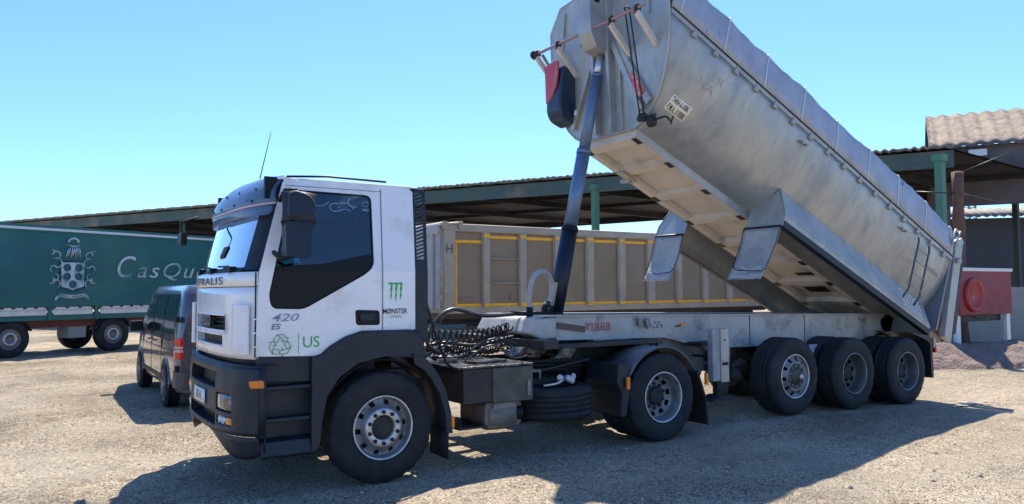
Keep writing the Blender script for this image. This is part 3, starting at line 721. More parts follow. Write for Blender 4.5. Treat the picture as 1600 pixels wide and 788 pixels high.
# frame, deck -----------------------------------------------------------------------------
b = MB()
for s_ in (-1, 1):
    b.box(-1.1, 4.35, s_*.42-.035, s_*.42+.035, .72, .98)
for x in (-.9, .9, 1.9, 2.7, 4.2): b.box(x-.05, x+.05, -.42, .42, .76, .94)
b.build('frame_rails', DGREY, T, bevel=.006)
b = MB(); b.box(-.95, .25, -.35, .35, .60, 1.18); b.box(.25, 1.1, -.22, .22, .62, .95); b.tube([(1.1, 0, .8), (3.3, 0, .62)], .06, 12)
b.lathe([(0, -.2), (.14, -.2), (.2, -.08), (.2, .08), (.14, .2), (0, .2)], (3.566, 0, .54), 'y', 20); b.tube([(3.566, -.95, .52), (3.566, .95, .52)], .075, 12); b.tube([(0, -1.0, .50), (0, 1.0, .50)], .05, 10)
b.build('drivetrain', DGREY, T)
b = MB()      # deck plates, catwalk
b.box(.80, 1.71, -1.20, -.47, 1.01, 1.035); b.box(.55, 1.65, -.46, .9, 1.0, 1.03); b.build('deck_plate', DECK, T, bevel=.006)
b = MB(); b.box(.86, 1.20, -1.19, -.50, .66, 1.005); b.box(.82, 1.16, -1.17, -.5, .40, .42)
for k in range(9): b.box(.84, 1.16, -1.195, -1.187, .655-.0+k*.0-.0, .66)
b.build('battery_box', DGREY, T, bevel=.01)
b = MB(); b.box(1.20, 1.70, -1.21, -.52, .64, 1.005); b.build('air_tank_box', mat('grimy_black_box', (.04, .045, .045), .35, .1, (.10, .10, .09), 5, (.4, .7), rvar=.15), T, bevel=.012)
b = MB(); b.box(1.62, 1.66, -1.225, -1.21, .70, .86); b.tube([(1.72, -1.1, .93), (1.86, -1.1, .93), (1.86, -1.1, .84)], .02, 6); b.build('box_latch', RIM, T)
b = MB(); b.lathe([(0, 0), (.12, .0), (.16, .03), (.165, .15), (.165, .34), (.14, .38), (0, .38)], (1.17, -1.02, .505), 'x', 28)
b.prism(rounded([(1.14, .66), (1.60, .66), (1.60, .37), (1.14, .37)], .08, 4), -1.14, -.6)
b.build('silencer', mat('silencer_brown_steel', (.17, .145, .125), .6, .4, (.26, .23, .20), 5, (.4, .7), bump=.003, bscale=20), T, bevel=.02)
b = MB(); b.tube([(1.50, -1.10, .51), (1.60, -1.16, .515)], [.075, .075], 20, cap=False); b.lathe([(0, .0), (.07, 0)], (1.585, -1.15, .515), 'x', 16); b.build('tailpipe', BLACK, T)
b = MB(); b.prism(rounded([(1.24, .645), (1.50, .645), (1.53, .56), (1.50, .44), (1.24, .44), (1.22, .55)], .05, 4), -1.165, -1.13); b.build('silencer_shield', mat('heat_shield', (.30, .28, .25), .55, .5, (.22, .2, .18), 7, (.4, .7)), T, bevel=.012)
# lying spare tyre
b = MB()
pr = [(.30, .03), (.34, .0), (.46, .0), (.505, .02), (.52, .05)]
for t in (.10, .155, .21, .265): pr += [(.525, t-.006), (.512, t-.004), (.512, t+.004), (.525, t+.006)]
pr += [(.52, .30), (.505, .33), (.46, .35), (.34, .35), (.30, .32)]
b.lathe(pr, (2.20, -.76, .375), 'z', 72, closed=True); sp = b.build('spare_wheel', RUB, T)
b = MB(); b.lathe([(.30, .04), (.27, .06), (.26, .2), (.12, .24), (0, .24)], (2.20, -.76, .375), 'z', 40); b.build('rim', RIM, sp)
b = MB(); b.box(1.65, 2.6, -1.05, -.4, .36, .385); b.bar((1.75, -.45, .80), (1.75, -1.0, .80), .05, .03); b.box(1.7, 1.76, -.5, -.44, .38, .8); b.box(2.5, 2.56, -.5, -.44, .38, .8); b.build('spare_carrier', DGREY, T)
# fifth wheel
b = MB(); b.prism([(2.75, 1.02), (2.85, 1.10), (3.55, 1.10), (3.75, 1.0), (3.7, .96), (2.8, .96)], -.45, .45); b.box(2.9, 3.6, -.40, .40, .95, 1.04); b.build('fifth_wheel', DGREY, T, bevel=.02)
# rear mudguards over the drive wheels
for s_ in (-1, 1):
    cx, cz, r = 3.566, .50, .615
    pts = [(cx+r*math.cos(R(a)), cz+r*math.sin(R(a))) for a in range(150, 20, -10)]
    b = MB(); b.grid(lambda k, y: (pts[int(k)][0], y, pts[int(k)][1]), list(range(len(pts))), [s_*.62, s_*.9, s_*1.22, s_*1.25]); mgd = b.build('rear_wheel_arch', mat('scuffed_arch_plastic', (.07, .075, .085), .4, .0, (.14, .14, .15), 5, (.4, .7), rvar=.1), T, solid=.018)
    b = MB(); b.prism(rounded([(2.88, .97), (3.06, .93), (3.05, .60), (2.99, .34), (2.90, .34), (2.93, .6), (2.86, .72)], .02, 2), s_*.64, s_*1.23); b.build('arch_front_skirt', PLAST, T, bevel=.02)
    b = MB(); b.prism([(4.13, .78), (4.16, .80), (4.30, .45), (4.33, .12), (4.30, .12), (4.27, .44)], s_*.64, s_*1.24); b.build('mud_flap', RUB, T)
    b = MB(); b.box(2.965, 3.01, s_*1.25-.03, s_*1.25, .66, .80); b.build('side_marker', ORANGE, T, bevel=.006)
    b = MB(); b.box(4.26, 4.30, s_*1.25-.03, s_*1.25+.01, .62, .76); b.build('side_marker', ORANGE, T, bevel=.006)
for s_ in (-1, 1):
    wheel(T, 0, s_*1.19, .52, s_, 'front')
    wheel(T, 3.566, s_*1.25, .52, s_, 'drive')
    b = MB(); tyre_mesh(b, .525, .30, (3.566, s_*.915, .52), s_); b.lathe([(.30, -s_*.03), (.29, -s_*.1), (.2, -s_*.12), (.0, -s_*.12)], (3.566, s_*.915, .52), 'y', 30); b.build('inner_wheel', RUB, T)
# air coils and hoses
def coil(p0, p1, turns, r, wr, sag, seed=0):
    p0, p1 = Vector(p0), Vector(p1); n = int(turns*14); pts = []; d = (p1-p0).normalized(); u = d.cross(Vector((0, 0, 1))).normalized(); v = u.cross(d)
    for k in range(n+1):
        t = k/n; c = p0.lerp(p1, t**.8)-Vector((0, 0, sag*math.sin(math.pi*t))); a = 2*math.pi*turns*t+seed
        rr = r*(1.25-.45*t); pts.append(c+u*rr*math.cos(a)+v*rr*math.sin(a))
    return pts
b = MB(); b.tube(coil((.42, -.55, 1.36), (2.0, -.30, 1.38), 19, .060, .009, .08), .009, 5); b.tube(coil((.42, -.35, 1.28), (2.0, -.20, 1.36), 16, .065, .009, .16, 2), .009, 5)
b.build('air_coil', BLACK, T)
b = MB(); b.tube(coil((.9, -.30, 1.10), (2.1, -.15, 1.14), 15, .05, .009, .03, 1), .009, 5); b.build('red_coil', BLACK, T)
def smooth(pts, n=6):
    pts = [Vector(p) for p in pts]; out = []
    P = [pts[0]*2-pts[1]]+pts+[pts[-1]*2-pts[-2]]
    for i in range(1, len(P)-2):
        for k in range(n):
            t = k/n; a, b_, c, d = P[i-1:i+3]
            out.append(.5*((2*b_)+(c-a)*t+(2*a-5*b_+4*c-d)*t*t+(3*b_-a-3*c+d)*t**3))
    return out+[pts[-1]]
b = MB(); b.tube(smooth([(.95, -.5, 1.12), (.80, -.5, 1.25), (.90, -.5, 1.48), (1.15, -.45, 1.60), (1.55, -.40, 1.52), (2.1, -.25, 1.52)]), .024, 8)
b.tube(smooth([(.85, -.2, 1.10), (1.05, -.3, 1.22), (1.5, -.35, 1.18), (2.0, -.3, 1.25), (2.3, -.2, 1.25)]), .02, 8); b.build('hydraulic_hose', mat('black_hose', (.03, .03, .03), .35), T)
rnd = random.Random(21)
for k in range(9):
    x_ = rnd.uniform(.6, 1.3); y_ = rnd.uniform(-.95, .1); z_ = rnd.uniform(1.05, 1.12); L_ = rnd.uniform(.6, 1.3)
    b = MB(); b.tube(smooth([(x_, y_, z_), (x_+L_*.3, y_+rnd.uniform(-.1, .1), z_+rnd.uniform(-.02, .16)), (x_+L_*.65, y_+rnd.uniform(-.1, .15), z_+rnd.uniform(-.03, .12)), (x_+L_, y_+rnd.uniform(-.1, .2), z_+rnd.uniform(0, .08))]), rnd.choice((.011, .014, .02)), 6)
    b.build('brake_hose', MATS['black_hose'], T)
b = MB(); b.prism([(1.75, 1.06), (1.9, 1.16), (2.25, 1.12), (2.1, 1.03)], -.75, -.55); b.prism([(2.15, 1.03), (2.3, 1.15), (2.5, 1.13), (2.4, 1.02)], -.95, -.88); b.build('coupling_ramp', DECK, T, bevel=.01)
b = MB(); b.obox((1.3, -.9, 1.05), ((1, .2, 0), (-.2, 1, 0), (0, 0, 1)), (.22, .10, .012)); b.obox((.95, -.7, 1.06), ((1, -.5, 0), (.5, 1, 0), (0, 0, 1)), (.10, .05, .02)); b.build('loose_bracket', DECK, T)
b = MB(); b.tube([(1.86, -.8, .86), (2.75, -.85, .99)], .02, 6); b.tube([(1.75, -.5, .93), (2.9, -.5, .90)], .03, 6); b.lathe([(0, 0), (.13, .01), (.14, .05), (.14, .75), (.13, .79), (0, .8)], (1.9, -.42, .70), 'x', 18); b.build('air_reservoir', DGREY, T)
b = MB(); b.tube([(.475, -1.10, 1.74), (.56, -1.14, 1.4), (.70, -1.12, 1.08), (.78, -1.1, 1.03)], .014, 6); b.build('stay_rod', BLACK, T)
b = MB(); b.tube([(.5, .1, 1.0), (.5, .1, 1.7)], .05, 10); b.box(.40, .62, -.45, .45, 1.0, 1.25); b.build('cab_mount', DGREY, T)

# the upper cab narrows towards its roof
def taper(o):
    if o.type == 'MESH':
        co = [v.co for v in o.data.vertices]
        if co and max(v.z for v in co) > 2.0 and max(v.x for v in co) < 1.0:
            bm = bmesh.new(); bm.from_mesh(o.data)
            for z in (2.0, 2.4): bmesh.ops.bisect_plane(bm, geom=bm.verts[:]+bm.edges[:]+bm.faces[:], plane_co=(0, 0, z), plane_no=(0, 0, 1))
            for v in bm.verts:
                if v.co.z > 2.0: v.co.y *= 1-.115*(v.co.z-2.0)/.84; v.co.x += .03*(v.co.z-2.0)/.84*(1 if v.co.y < 0 else .6)
            bm.to_mesh(o.data); bm.free()
    for c in o.children: taper(c)
taper(T)
# rag left on the spare wheel
b = MB(); rnd = random.Random(5)
for k in range(9):
    c = Vector((2.33+rnd.uniform(-.12, .12), -.98+rnd.uniform(-.06, .06), .78+rnd.uniform(0, .04)))
    b.lathe([(0, -.03), (.028, -.02), (.04, 0), (.025, .02), (0, .028)], c, 'zxy'[k % 3], 7)
b.tube(smooth([(1.95, -1.05, .755), (2.1, -1.08, .77), (2.25, -1.0, .79)]), .012, 5)
tag(b.build('crumpled_rag', mat('white_cloth', (.6, .6, .6), .9)), 'crumpled whitish rag lying on the spare tyre between truck wheels', 'rag')

# ================================================================== SEMI TRAILER
TR = thing('tipper_trailer', (7.4, 0, 0), 'grey tipping semi-trailer with its round tub raised high on a hoist behind the white cab', 'trailer')
tp = lambda x: 1.497-.0192*(x-2.1)      # top line of the frame
poly = [(2.45, tp(2.45)), (9.75, tp(9.75)-.005), (9.75, .92), (5.0, 1.012), (4.75, 1.05), (4.45, 1.15), (4.16, 1.188), (2.45, 1.223)]
for s_ in (-1, 1):
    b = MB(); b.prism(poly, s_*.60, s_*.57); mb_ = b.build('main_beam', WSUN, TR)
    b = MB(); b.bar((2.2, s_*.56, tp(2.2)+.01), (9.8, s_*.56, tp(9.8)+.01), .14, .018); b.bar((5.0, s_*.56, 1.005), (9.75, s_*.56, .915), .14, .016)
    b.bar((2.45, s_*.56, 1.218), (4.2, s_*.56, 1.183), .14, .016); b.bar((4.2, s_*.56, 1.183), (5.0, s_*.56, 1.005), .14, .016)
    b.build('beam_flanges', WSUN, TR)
    b = MB(); b.prism([(4.1, 1.19), (5.05, 1.0), (5.05, .68), (4.75, .60), (4.3, .72)], s_*.50, s_*.48); b.build('gooseneck_plate', mat('blue_grey_plate', (.20, .21, .22), .6, .1, (.13, .13, .13), 4, (.4, .7)), TR)  # set-back plate, a darker blue-grey than the beam
    b = MB(); b.box(5.06, 5.42, s_*.64-.01, s_*.64+.01, .62, 1.0); b.build('leg_bracket', mat('pale_grey_paint', (.36, .37, .37), .55, 0, (.22, .22, .22), 4, (.4, .7)), TR)
for x in (5.9, 7.15):
    b = MB(); b.box(x-.006, x+.006, -.606, -.60, 1.0, tp(x)); b.build('weld_seam', DGREY, TR)
# neck and bolster
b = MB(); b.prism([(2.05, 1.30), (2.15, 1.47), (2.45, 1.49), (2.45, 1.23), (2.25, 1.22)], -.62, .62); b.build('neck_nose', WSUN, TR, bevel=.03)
b = MB(); b.box(2.2, 3.9, -.9, .9, 1.13, 1.17); b.box(2.0, 2.2, -1.0, 1.0, 1.14, 1.24)
for x in (3.0, 3.9, 5.2, 6.4, 7.6, 8.8, 9.6): b.box(x-.05, x+.05, -.57, .57, 1.08, 1.24)
b.build('cross_members', DGREY, TR, bevel=.006)
b = MB(); b.bar((2.46, -.615, 1.385), (2.88, -.615, 1.325), .012, .075); b.build('brown_plate', mat('brown_plate_paint', (.12, .07, .06), .6), TR)
lettering('beam_lettering', 'VOLTRAILER', flat(2.90, 3.30, 1.30, 1.40, -.606), TXR, TR, True)
b = MB(); b.box(3.72, 3.80, -.66, -.60, 1.34, 1.43); b.obox((3.86, -.66, 1.37), ((1, 0, .5), (0, 1, 0), (-.5, 0, 1)), (.03, .03, .06)); b.build('beam_lamp', RIM, TR)
b = MB()
for x, z, w_, h in ((4.05, 1.375, .03, .025), (4.12, 1.375, .04, .025), (4.10, 1.34, .05, .018), (4.03, 1.31, .035, .016), (4.09, 1.31, .045, .016), (4.17, 1.33, .02, .05)): b.box(x-w_/2, x+w_/2, -.606, -.60, z-h/2, z+h/2)
b.build('beam_stickers', TXB, TR)
b = MB(); b.box(4.50, 4.58, -.63, -.60, 1.315, 1.35); b.build('side_marker', ORANGE, TR, bevel=.005)
b = MB(); b.box(4.42, 4.48, -.63, -.60, 1.31, 1.325); b.box(4.1, 4.2, -.50, -.45, 1.15, 1.0); b.build('valve_fittings', DGREY, TR)
b = MB()
for k in range(3): b.tube(smooth([(3.2+k*.3, -.45, 1.16), (3.3+k*.3, -.5, 1.08), (3.45+k*.3, -.5, 1.10), (3.5+k*.3, -.45, 1.17)]), .012, 6)
b.build('air_lines', BLACK, TR)
# landing legs
for s_ in (-1, 1):
    b = MB(); b.box(4.70, 4.98, s_*.99, s_*.90, .60, 1.28); lg = b.build('landing_leg', MATS['pale_grey_paint'], TR, bevel=.006)
    b = MB(); b.box(4.84, 4.99, s_*1.005, s_*.99, .58, 1.275); b.build('leg_channel', ALU2, lg, bevel=.003)
    b = MB(); b.box(4.78, 4.92, s_*.985, s_*.90, .38, .60); b.lathe([(0, -.04), (.09, -.03), (.10, 0), (.09, .03), (0, .04)], (4.90, s_*.96, .50), 'y', 18); b.build('inner_leg', HUB, lg, bevel=.005)
    b = MB(); b.prism([(4.60, .36), (4.78, .41), (4.92, .41), (5.12, .36), (5.12, .35), (4.60, .35)], s_*1.06, s_*.82); b.build('leg_foot', HUB, lg)
    b = MB(); b.box(4.60, 5.02, s_*.90, s_*.58, 1.05, 1.10); b.tube([(4.85, s_*.9, .9), (4.85, s_*.1, .9)], .02, 6); b.build('leg_brace', DGREY, lg)
    b = MB()
    b.box(4.90, 4.93, s_*1.01, s_*1.004, 1.12, 1.14); b.box(4.86, 4.97, s_*1.01, s_*1.004, .80, .84); b.build('leg_slot', BLACK, lg)
# axles, suspension, wheels
AX = [(6.016, .525+.08, 'hubcap', .385, -1.27), (7.421, .525+.026, 'dark', .30, -1.25), (8.826, .525-.028, 'deep', .30, -1.25)]
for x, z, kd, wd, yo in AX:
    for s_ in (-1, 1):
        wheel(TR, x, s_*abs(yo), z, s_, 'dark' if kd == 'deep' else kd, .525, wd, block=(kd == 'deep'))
        if kd != 'hubcap':
            b = MB(); tyre_mesh(b, .525, .30, (x, s_*.91, z), s_); b.build('inner_wheel', RUB, TR)
    b = MB(); b.tube([(x, -.9, z), (x, .9, z)], .07, 12)
    for s_ in (-1, 1):
        b.bar((x-.55, s_*.5, z+.22), (x+.3, s_*.5, z-.06), .09, .10); b.lathe([(0, -.12), (.12, -.12), (.15, -.05), (.15, .08), (.1, .14), (0, .14)], (x+.32, s_*.5, z+.12), 'z', 18)
        b.prism([(x-.62, 1.02), (x-.42, 1.02), (x-.47, z+.12), (x-.60, z+.12)], s_*.46, s_*.54)
    b.build('axle', DGREY, TR)
    b = MB()
b = MB(); b.tube(smooth([(5.3, -.75, .72), (5.45, -.8, .80), (5.6, -.75, .72)]), .05, 8); b.lathe([(0, -.1), (.09, -.08), (.11, 0), (.09, .08), (0, .1)], (5.32, -.78, .62), 'x', 14); b.bar((5.1, -.7, .70), (5.5, -.72, .78), .06, .06); b.lathe([(0, 0), (.08, 0), (.08, .2), (0, .2)], (5.15, -.75, .55), 'x', 14)
b.build('brake_chamber', HUB, TR)
b = MB(); b.grid(lambda u, v: (7.16+.0*u, -1.03+.30*u*0-.0, 0), [0, 1], [0, 1]) if False else None
def patch_on_tyre():
    b = MB(); c = (7.421, .551)
    b.grid(lambda a, y: (c[0]+.528*math.cos(R(a)), y, c[1]+.528*math.sin(R(a))), lin(128, 146, 4), [-.86, -.72]); b.build('tyre_sticker', mat('blue_white_sticker', (.25, .3, .55), .5, 0, (.7, .7, .75), 22, (.45, .55), rvar=0), TR)
patch_on_tyre()
# rear mudguard plate, rear lights
b = MB(); b.prism([(8.95, 1.10), (9.45, 1.03), (9.60, .95), (9.62, .34), (9.56, .34), (9.54, .9), (9.40, .97)], -1.22, -.62); b.prism([(9.56, 1.0), (9.62, 1.0), (9.62, .34), (9.56, .34)], .62, 1.22); b.build('rear_mudguard', PLAST, TR)
b = MB(); b.box(9.66, 9.72, -1.22, 1.22, .82, .98); b.box(9.0, 9.7, -.6, .6, 1.0, 1.06); b.build('rear_bumper_bar', ALU2, TR, bevel=.01)
b = MB(); b.box(9.70, 9.74, -1.22, -1.12, .74, .86); b.box(9.70, 9.74, 1.12, 1.22, .74, .86); b.build('tail_light', REDL, TR)
b = MB(); b.box(8.15, 8.25, -.75, -.68, .84, .88); b.build('side_marker', ORANGE, TR)
# hoist ---------------------------------------------------------------------------------------
HB = Vector((2.85, 0, 1.40)); HT = Vector((3.70, 0, 5.02)); hd_ = (HT-HB)
def hp(z): return HB+hd_*((z-HB.z)/(hd_.z))
b = MB(); b.tube([hp(1.40), hp(2.60)], .108, 24); hs = b.build('hoist_cylinder', HDARK, TR)
b = MB(); b.tube([hp(2.58), hp(2.60), hp(2.64)], [.112, .114, .104], 24); b.build('sleeve_collar', BLACK, hs)
b = MB(); b.tube([hp(2.62), hp(3.62)], .090, 24); b.tube([hp(3.62), hp(3.68)], .096, 24); b.build('middle_stage', CHROME, hs)
b = MB(); b.tube([hp(3.68), hp(4.72)], .076, 24); b.tube([hp(4.70), hp(4.74)], .080, 20); b.build('upper_stage', CHROME, hs)
b = MB(); b.tube([hp(4.74), hp(4.98)], .055, 16); b.build('top_stage', mat('pale_chrome', (.55, .62, .72), .3, .7), hs)
b = MB(); b.prism([(2.62, 1.35), (2.70, 1.50), (3.0, 1.50), (3.08, 1.35)], -.28, -.12); b.prism([(2.62, 1.35), (2.70, 1.50), (3.0, 1.50), (3.08, 1.35)], .12, .28); b.box(2.6, 3.1, -.3, .3, 1.2, 1.36); b.lathe([(0, -.3), (.06, -.3), (.06, .3), (0, .3)], (2.85, 0, 1.44), 'y', 14); b.build('hoist_bracket', DGREY, TR, bevel=.01)
b = MB(); b.obox(hp(1.74)+Vector((-.13, -.06, .02)), (hd_, (0, 1, 0), (1, 0, -.2)), (.15, .025, .035)); b.build('hoist_tag', mat('brass_plate', (.45, .33, .16), .5, .3, (.3, .25, .18), 9, (.4, .7)), TR)
b = MB(); b.tube(smooth([(2.35, -.2, 1.46), (2.35, -.2, 1.75), (2.42, -.2, 1.98), (2.62, -.15, 2.03), (2.76, -.1, 1.90), (2.74, -.1, 1.68), (2.66, -.1, 1.62), (2.72, -.08, 1.52), (2.82, -.05, 1.5)]), .034, 10); b.build('hoist_hose', HOSE, TR)
b = MB(); b.tube([(2.35, -.2, 1.30), (2.35, -.2, 1.60)], .045, 10); b.tube([(2.05, -.25, 1.53), (2.85, -.15, 1.50)], .03, 8); b.tube(smooth([(2.70, -.1, 1.66), (2.64, -.1, 1.56), (2.74, -.1, 1.52)]), .04, 8); b.build('hose_fitting', BLACK, TR)

# tub ---------------------------------------------------------------------------------------------
TH = R(24.8); OO = Vector((9.75, 0, 1.2)); E1 = Vector((-math.cos(TH), 0, math.sin(TH))); E3 = Vector((math.sin(TH), 0, math.cos(TH)))
BF = lambda p: OO+E1*p[0]+Vector((0, p[1], 0))+E3*p[2]          # (a forward, y, h)
af = lambda h: 6.52+.50*h
SEC = [(.55, -.02), (.72, .05), (.88, .17), (1.01, .33), (1.11, .52), (1.18, .72), (1.22, .92), (1.235, 1.08), (1.24, 1.20)]
LEFT = [(-y, h) for y, h in SEC[::-1]]
full = LEFT+SEC                                       # from near top, under, to far top
full = [(-y, h) for y, h in SEC][::-1]+SEC
b = MB(BF); A = lin(0, 1, 40)
def tubfn(t, k):
    y, h = full[int(k)]; a = .03+(af(h)-.03)*t
    wob = .006*noise.noise(Vector((a*1.1, y*1.3, h*2)))+.004*noise.noise(Vector((a*4, y*3, h*5)))
    return (a, y+(wob if y < 0 else -wob), h)
b.grid(tubfn, A, range(len(full))); BD = b.build('tipper_body', ALU, TR, solid=.012)
# floor underside, rails, cross members
b = MB(BF); b.box(.1, af(0)-.02, -.545, .545, -.035, -.022); b.build('body_floor', UNDER, BD)
for s_ in (-1, 1):
    b = MB(BF); b.box(.05, af(0)-.03, s_*.50-.05, s_*.50+.05, -.13, -.036); b.build('body_rail', UNDER, BD, bevel=.006)
    b = MB(BF); b.box(.05, af(0)-.03, s_*.552, s_*.562, -.13, .015); b.build('rail_side', ALU2, BD)
aa = [6.40, 5.76, 4.99, 4.20, 3.41, 2.66, 1.9, 1.1]
for a in aa:
    b = MB(BF); b.box(a-.08, a+.08, -.45, .45, -.12, -.036); cm = b.build('body_crossmember', UNDER, BD, bevel=.004)
    b = MB(BF)
    for s_ in (-1, 1): b.box(a-.07, a+.07, s_*.50-.045, s_*.50+.052, -.1335, -.1305)
    b.build('rail_slot', BLACK, cm)
b = MB(BF); b.box(1.55, 1.75, -.3, .1, -.115, -.11); b.box(2.2, 2.3, -.42, -.1, -.118, -.112); b.build('floor_patch', BLACK, BD)
b = MB(BF); b.tube([(5.6, .42, -.15), (5.62, .62, -.16)], .035, 10); b.box(5.55, 5.85, .36, .5, -.16, -.13); b.build('prop_bracket', ALU2, BD)
b = MB(BF); b.tube([(5.0-.12, -.55, -.10), (5.62, -.48, -.13)], .0001, 3) if False else None
# rear pivot bracket
b = MB(); b.prism(rounded([(9.15, 1.28), (9.5, 1.42), (9.8, 1.32), (9.82, 1.1), (9.5, 1.02), (9.2, 1.1)], .05, 3), -.60, -.42); b.prism(rounded([(9.15, 1.28), (9.5, 1.42), (9.8, 1.32), (9.82, 1.1), (9.5, 1.02), (9.2, 1.1)], .05, 3), .42, .60); b.tube([(9.65, -.66, 1.20), (9.65, .66, 1.20)], .06, 14)
b.build('tipping_pivot', HUB, TR, bevel=.01)
# front bulkhead
def ff(y, h, off=0): return (af(h)+off, y, h)
front_out = [(-y, h) for y, h in SEC]+[(-1.24, 1.55), (-.98, 1.83), (0, 1.90), (.98, 1.83), (1.24, 1.55)]+[(y, h) for y, h in SEC[::-1]]
b = MB(BF); i = [b.P(ff(y, h)) for y, h in front_out]; j = [b.P(ff(y, h, .025)) for y, h in front_out]; b.face(i); b.face(j[::-1])
for k in range(len(i)): b.face((i[k], j[k], j[(k+1) % len(i)], i[(k+1) % len(i)]))
b.build('front_bulkhead', ALU, BD)
b = MB(BF); b.tube([ff(y, h, .02) for y, h in front_out], .016, 6, closed=True); b.build('bulkhead_edge', ALU2, BD)
def fbar(b, p, q, wd, dp, off=.025):       # bar lying on the front face: (y,h) to (y,h)
    P_, Q_ = Vector(ff(p[0], p[1], off+dp/2)), Vector(ff(q[0], q[1], off+dp/2)); nrm = Vector((1, 0, -.5)).normalized()
    m_ = b.m; d = (Q_-P_); L_ = d.length; d.normalize(); r_ = d.cross(nrm).normalized()
    b.obox((P_+Q_)/2, (d, r_, nrm), (L_/2, wd/2, dp/2))
b = MB(BF); fbar(b, (0.16, -.02), (.16, 1.75), .06, .12); fbar(b, (-.16, -.02), (-.16, 1.75), .06, .12); b.build('centre_channel', ALU2, BD, bevel=.006)
b = MB(BF); 
p6 = [(.02, .86), (.24, 1.06), (.45, 1.06)]
b.prism([(af(.93)+.02, .93), (af(1.75)+.02, 1.75), (af(1.75)+.42, 1.75), (af(1.05)+.42, 1.04), (af(.93)+.30, .90)], -.135, .135); b.build('hoist_head_box', ALU2, BD, bevel=.01)
b = MB(BF); b.lathe([(0, -.145), (.05, -.145), (.05, .145), (0, .145)], (af(1.5)+.28, 0, 1.50), 'y', 16); b.build('hoist_pin', BLACK, BD)
b = MB(BF); fbar(b, (.72, .15), (.22, .95), .07, .07); fbar(b, (-.72, .15), (-.22, 1.05), .09, .07); fbar(b, (-.25, 1.05), (-.86, .22), .11, .05); b.build('bulkhead_braces', ALU2, BD, bevel=.005)
b = MB(BF); fbar(b, (-.55, .58), (-.76, .31), .12, .012, .08); b.build('red_warning_strip', mat('red_warning_vinyl', (.62, .07, .07), .5, 0, (.75, .35, .33), 14, (.45, .6)), BD)
b = MB(BF); fbar(b, (.62, .30), (.60, .36), .05, .012, .10); b.build('white_tag', TXW, BD)
b = MB(BF); fbar(b, (-.32, -.02), (-.32, .9), .025, .04); fbar(b, (.5, 1.2), (.5, 1.75), .03, .03); fbar(b, (.95, 1.2), (.85, 1.72), .03, .03); fbar(b, (-.9, 1.25), (-.9, 1.7), .03, .03); b.build('bulkhead_stiffeners', ALU2, BD)
# platform arms with a round bar across
for y in (1.20, .68, -.48, -.98):
    b = MB(BF); b.bar((af(.88)+.0, y-.01, .86), (7.42, y, 1.06), .05, .075, up=(0, 0, 1)); b.build('bar_arm', UNDER, BD, bevel=.008)
b = MB(BF); b.bar((6.98, 1.20, .97), (7.35, 1.20, 1.15), .03, .04); b.build('upper_arm', ALU2, BD)
b = MB(BF)
for y in (1.20, .68, -.48, -.98): b.lathe([(.02, -.02), (.05, -.015), (.05, .015), (.02, .02)], (7.42, y, 1.12), 'y', 14); b.bar((7.42, y, 1.02), (7.42, y, 1.12), .03, .03)
b.build('bar_clamps', HUB, BD)
b = MB(BF); b.tube([(7.42, 1.30, 1.12), (7.42, -1.12, 1.12)], .022, 10); b.build('roller_bar', PINKBAR, BD)
b = MB(BF); b.lathe([(0, -.03), (.065, -.025), (.07, 0), (.05, .03), (0, .035)], (7.42, 1.30, 1.12), 'y', 18); b.build('bar_end_wheel', HUB, BD)
# red and black case, ropes, reel
b = MB(BF); b.prism(rounded([(af(.90)+.03, .94), (af(.85)+.30, .90), (af(.3)+.36, .28), (af(.22)+.28, .18), (af(.2)+.03, .20)], .09, 5), .68, 1.02); cs = b.build('storage_case', mat('case_dark_blue', (.02, .035, .07), .35), BD, bevel=.06, bseg=5)
b = MB(BF); b.prism([(1.022, .40), (1.026, .88), (.98, .945), (.74, .945), (.70, .90), (.705, .74), (.76, .60), (.86, .48), (.96, .41)], 0, .001, 'yz')
b.v = [BF(((af(z_)+(.325 if k < 9 else .362)-(.05 if z_ > .9 else 0)), y_, z_)) for k, (y_, z_) in enumerate([(1.022, .40), (1.026, .88), (.98, .945), (.74, .945), (.70, .90), (.705, .74), (.76, .60), (.86, .48), (.96, .41)]*2)]; b.build('case_lid', mat('case_red', (.48, .05, .06), .35, 0, coat=.3), cs, bevel=.02, bseg=3)
b = MB(BF)
b.tube([(7.42, -.74, 1.14), (6.70, -.78, .02)], .010, 6); b.tube([(7.42, -.82, 1.14), (6.70, -.86, .02)], .010, 6)
b.tube([(7.42+.05*math.cos(a), -.78+.04*math.sin(a), 1.16) for a in [k*.5 for k in range(13)]], .010, 5); b.build('tarp_chain', HUB, BD)
b = MB(BF); b.lathe([(0, -.04), (.065, -.035), (.07, 0), (.065, .035), (0, .04)], (6.60, -.93, -.05), 'y', 20); b.tube([(6.62, -.78, 0), (6.62, -.98, .02)], .03, 8)
b.tube(smooth([(6.6, -.98, -.03), (6.55, -1.10, .02), (6.45, -1.12, .0)]), .014, 6); b.tube([(6.45, -1.12, -.04), (6.47, -1.14, .07)], .010, 6); b.box(6.64, 6.70, -.86, -.74, -.04, .05); b.build('winch_reel', HUB, BD)
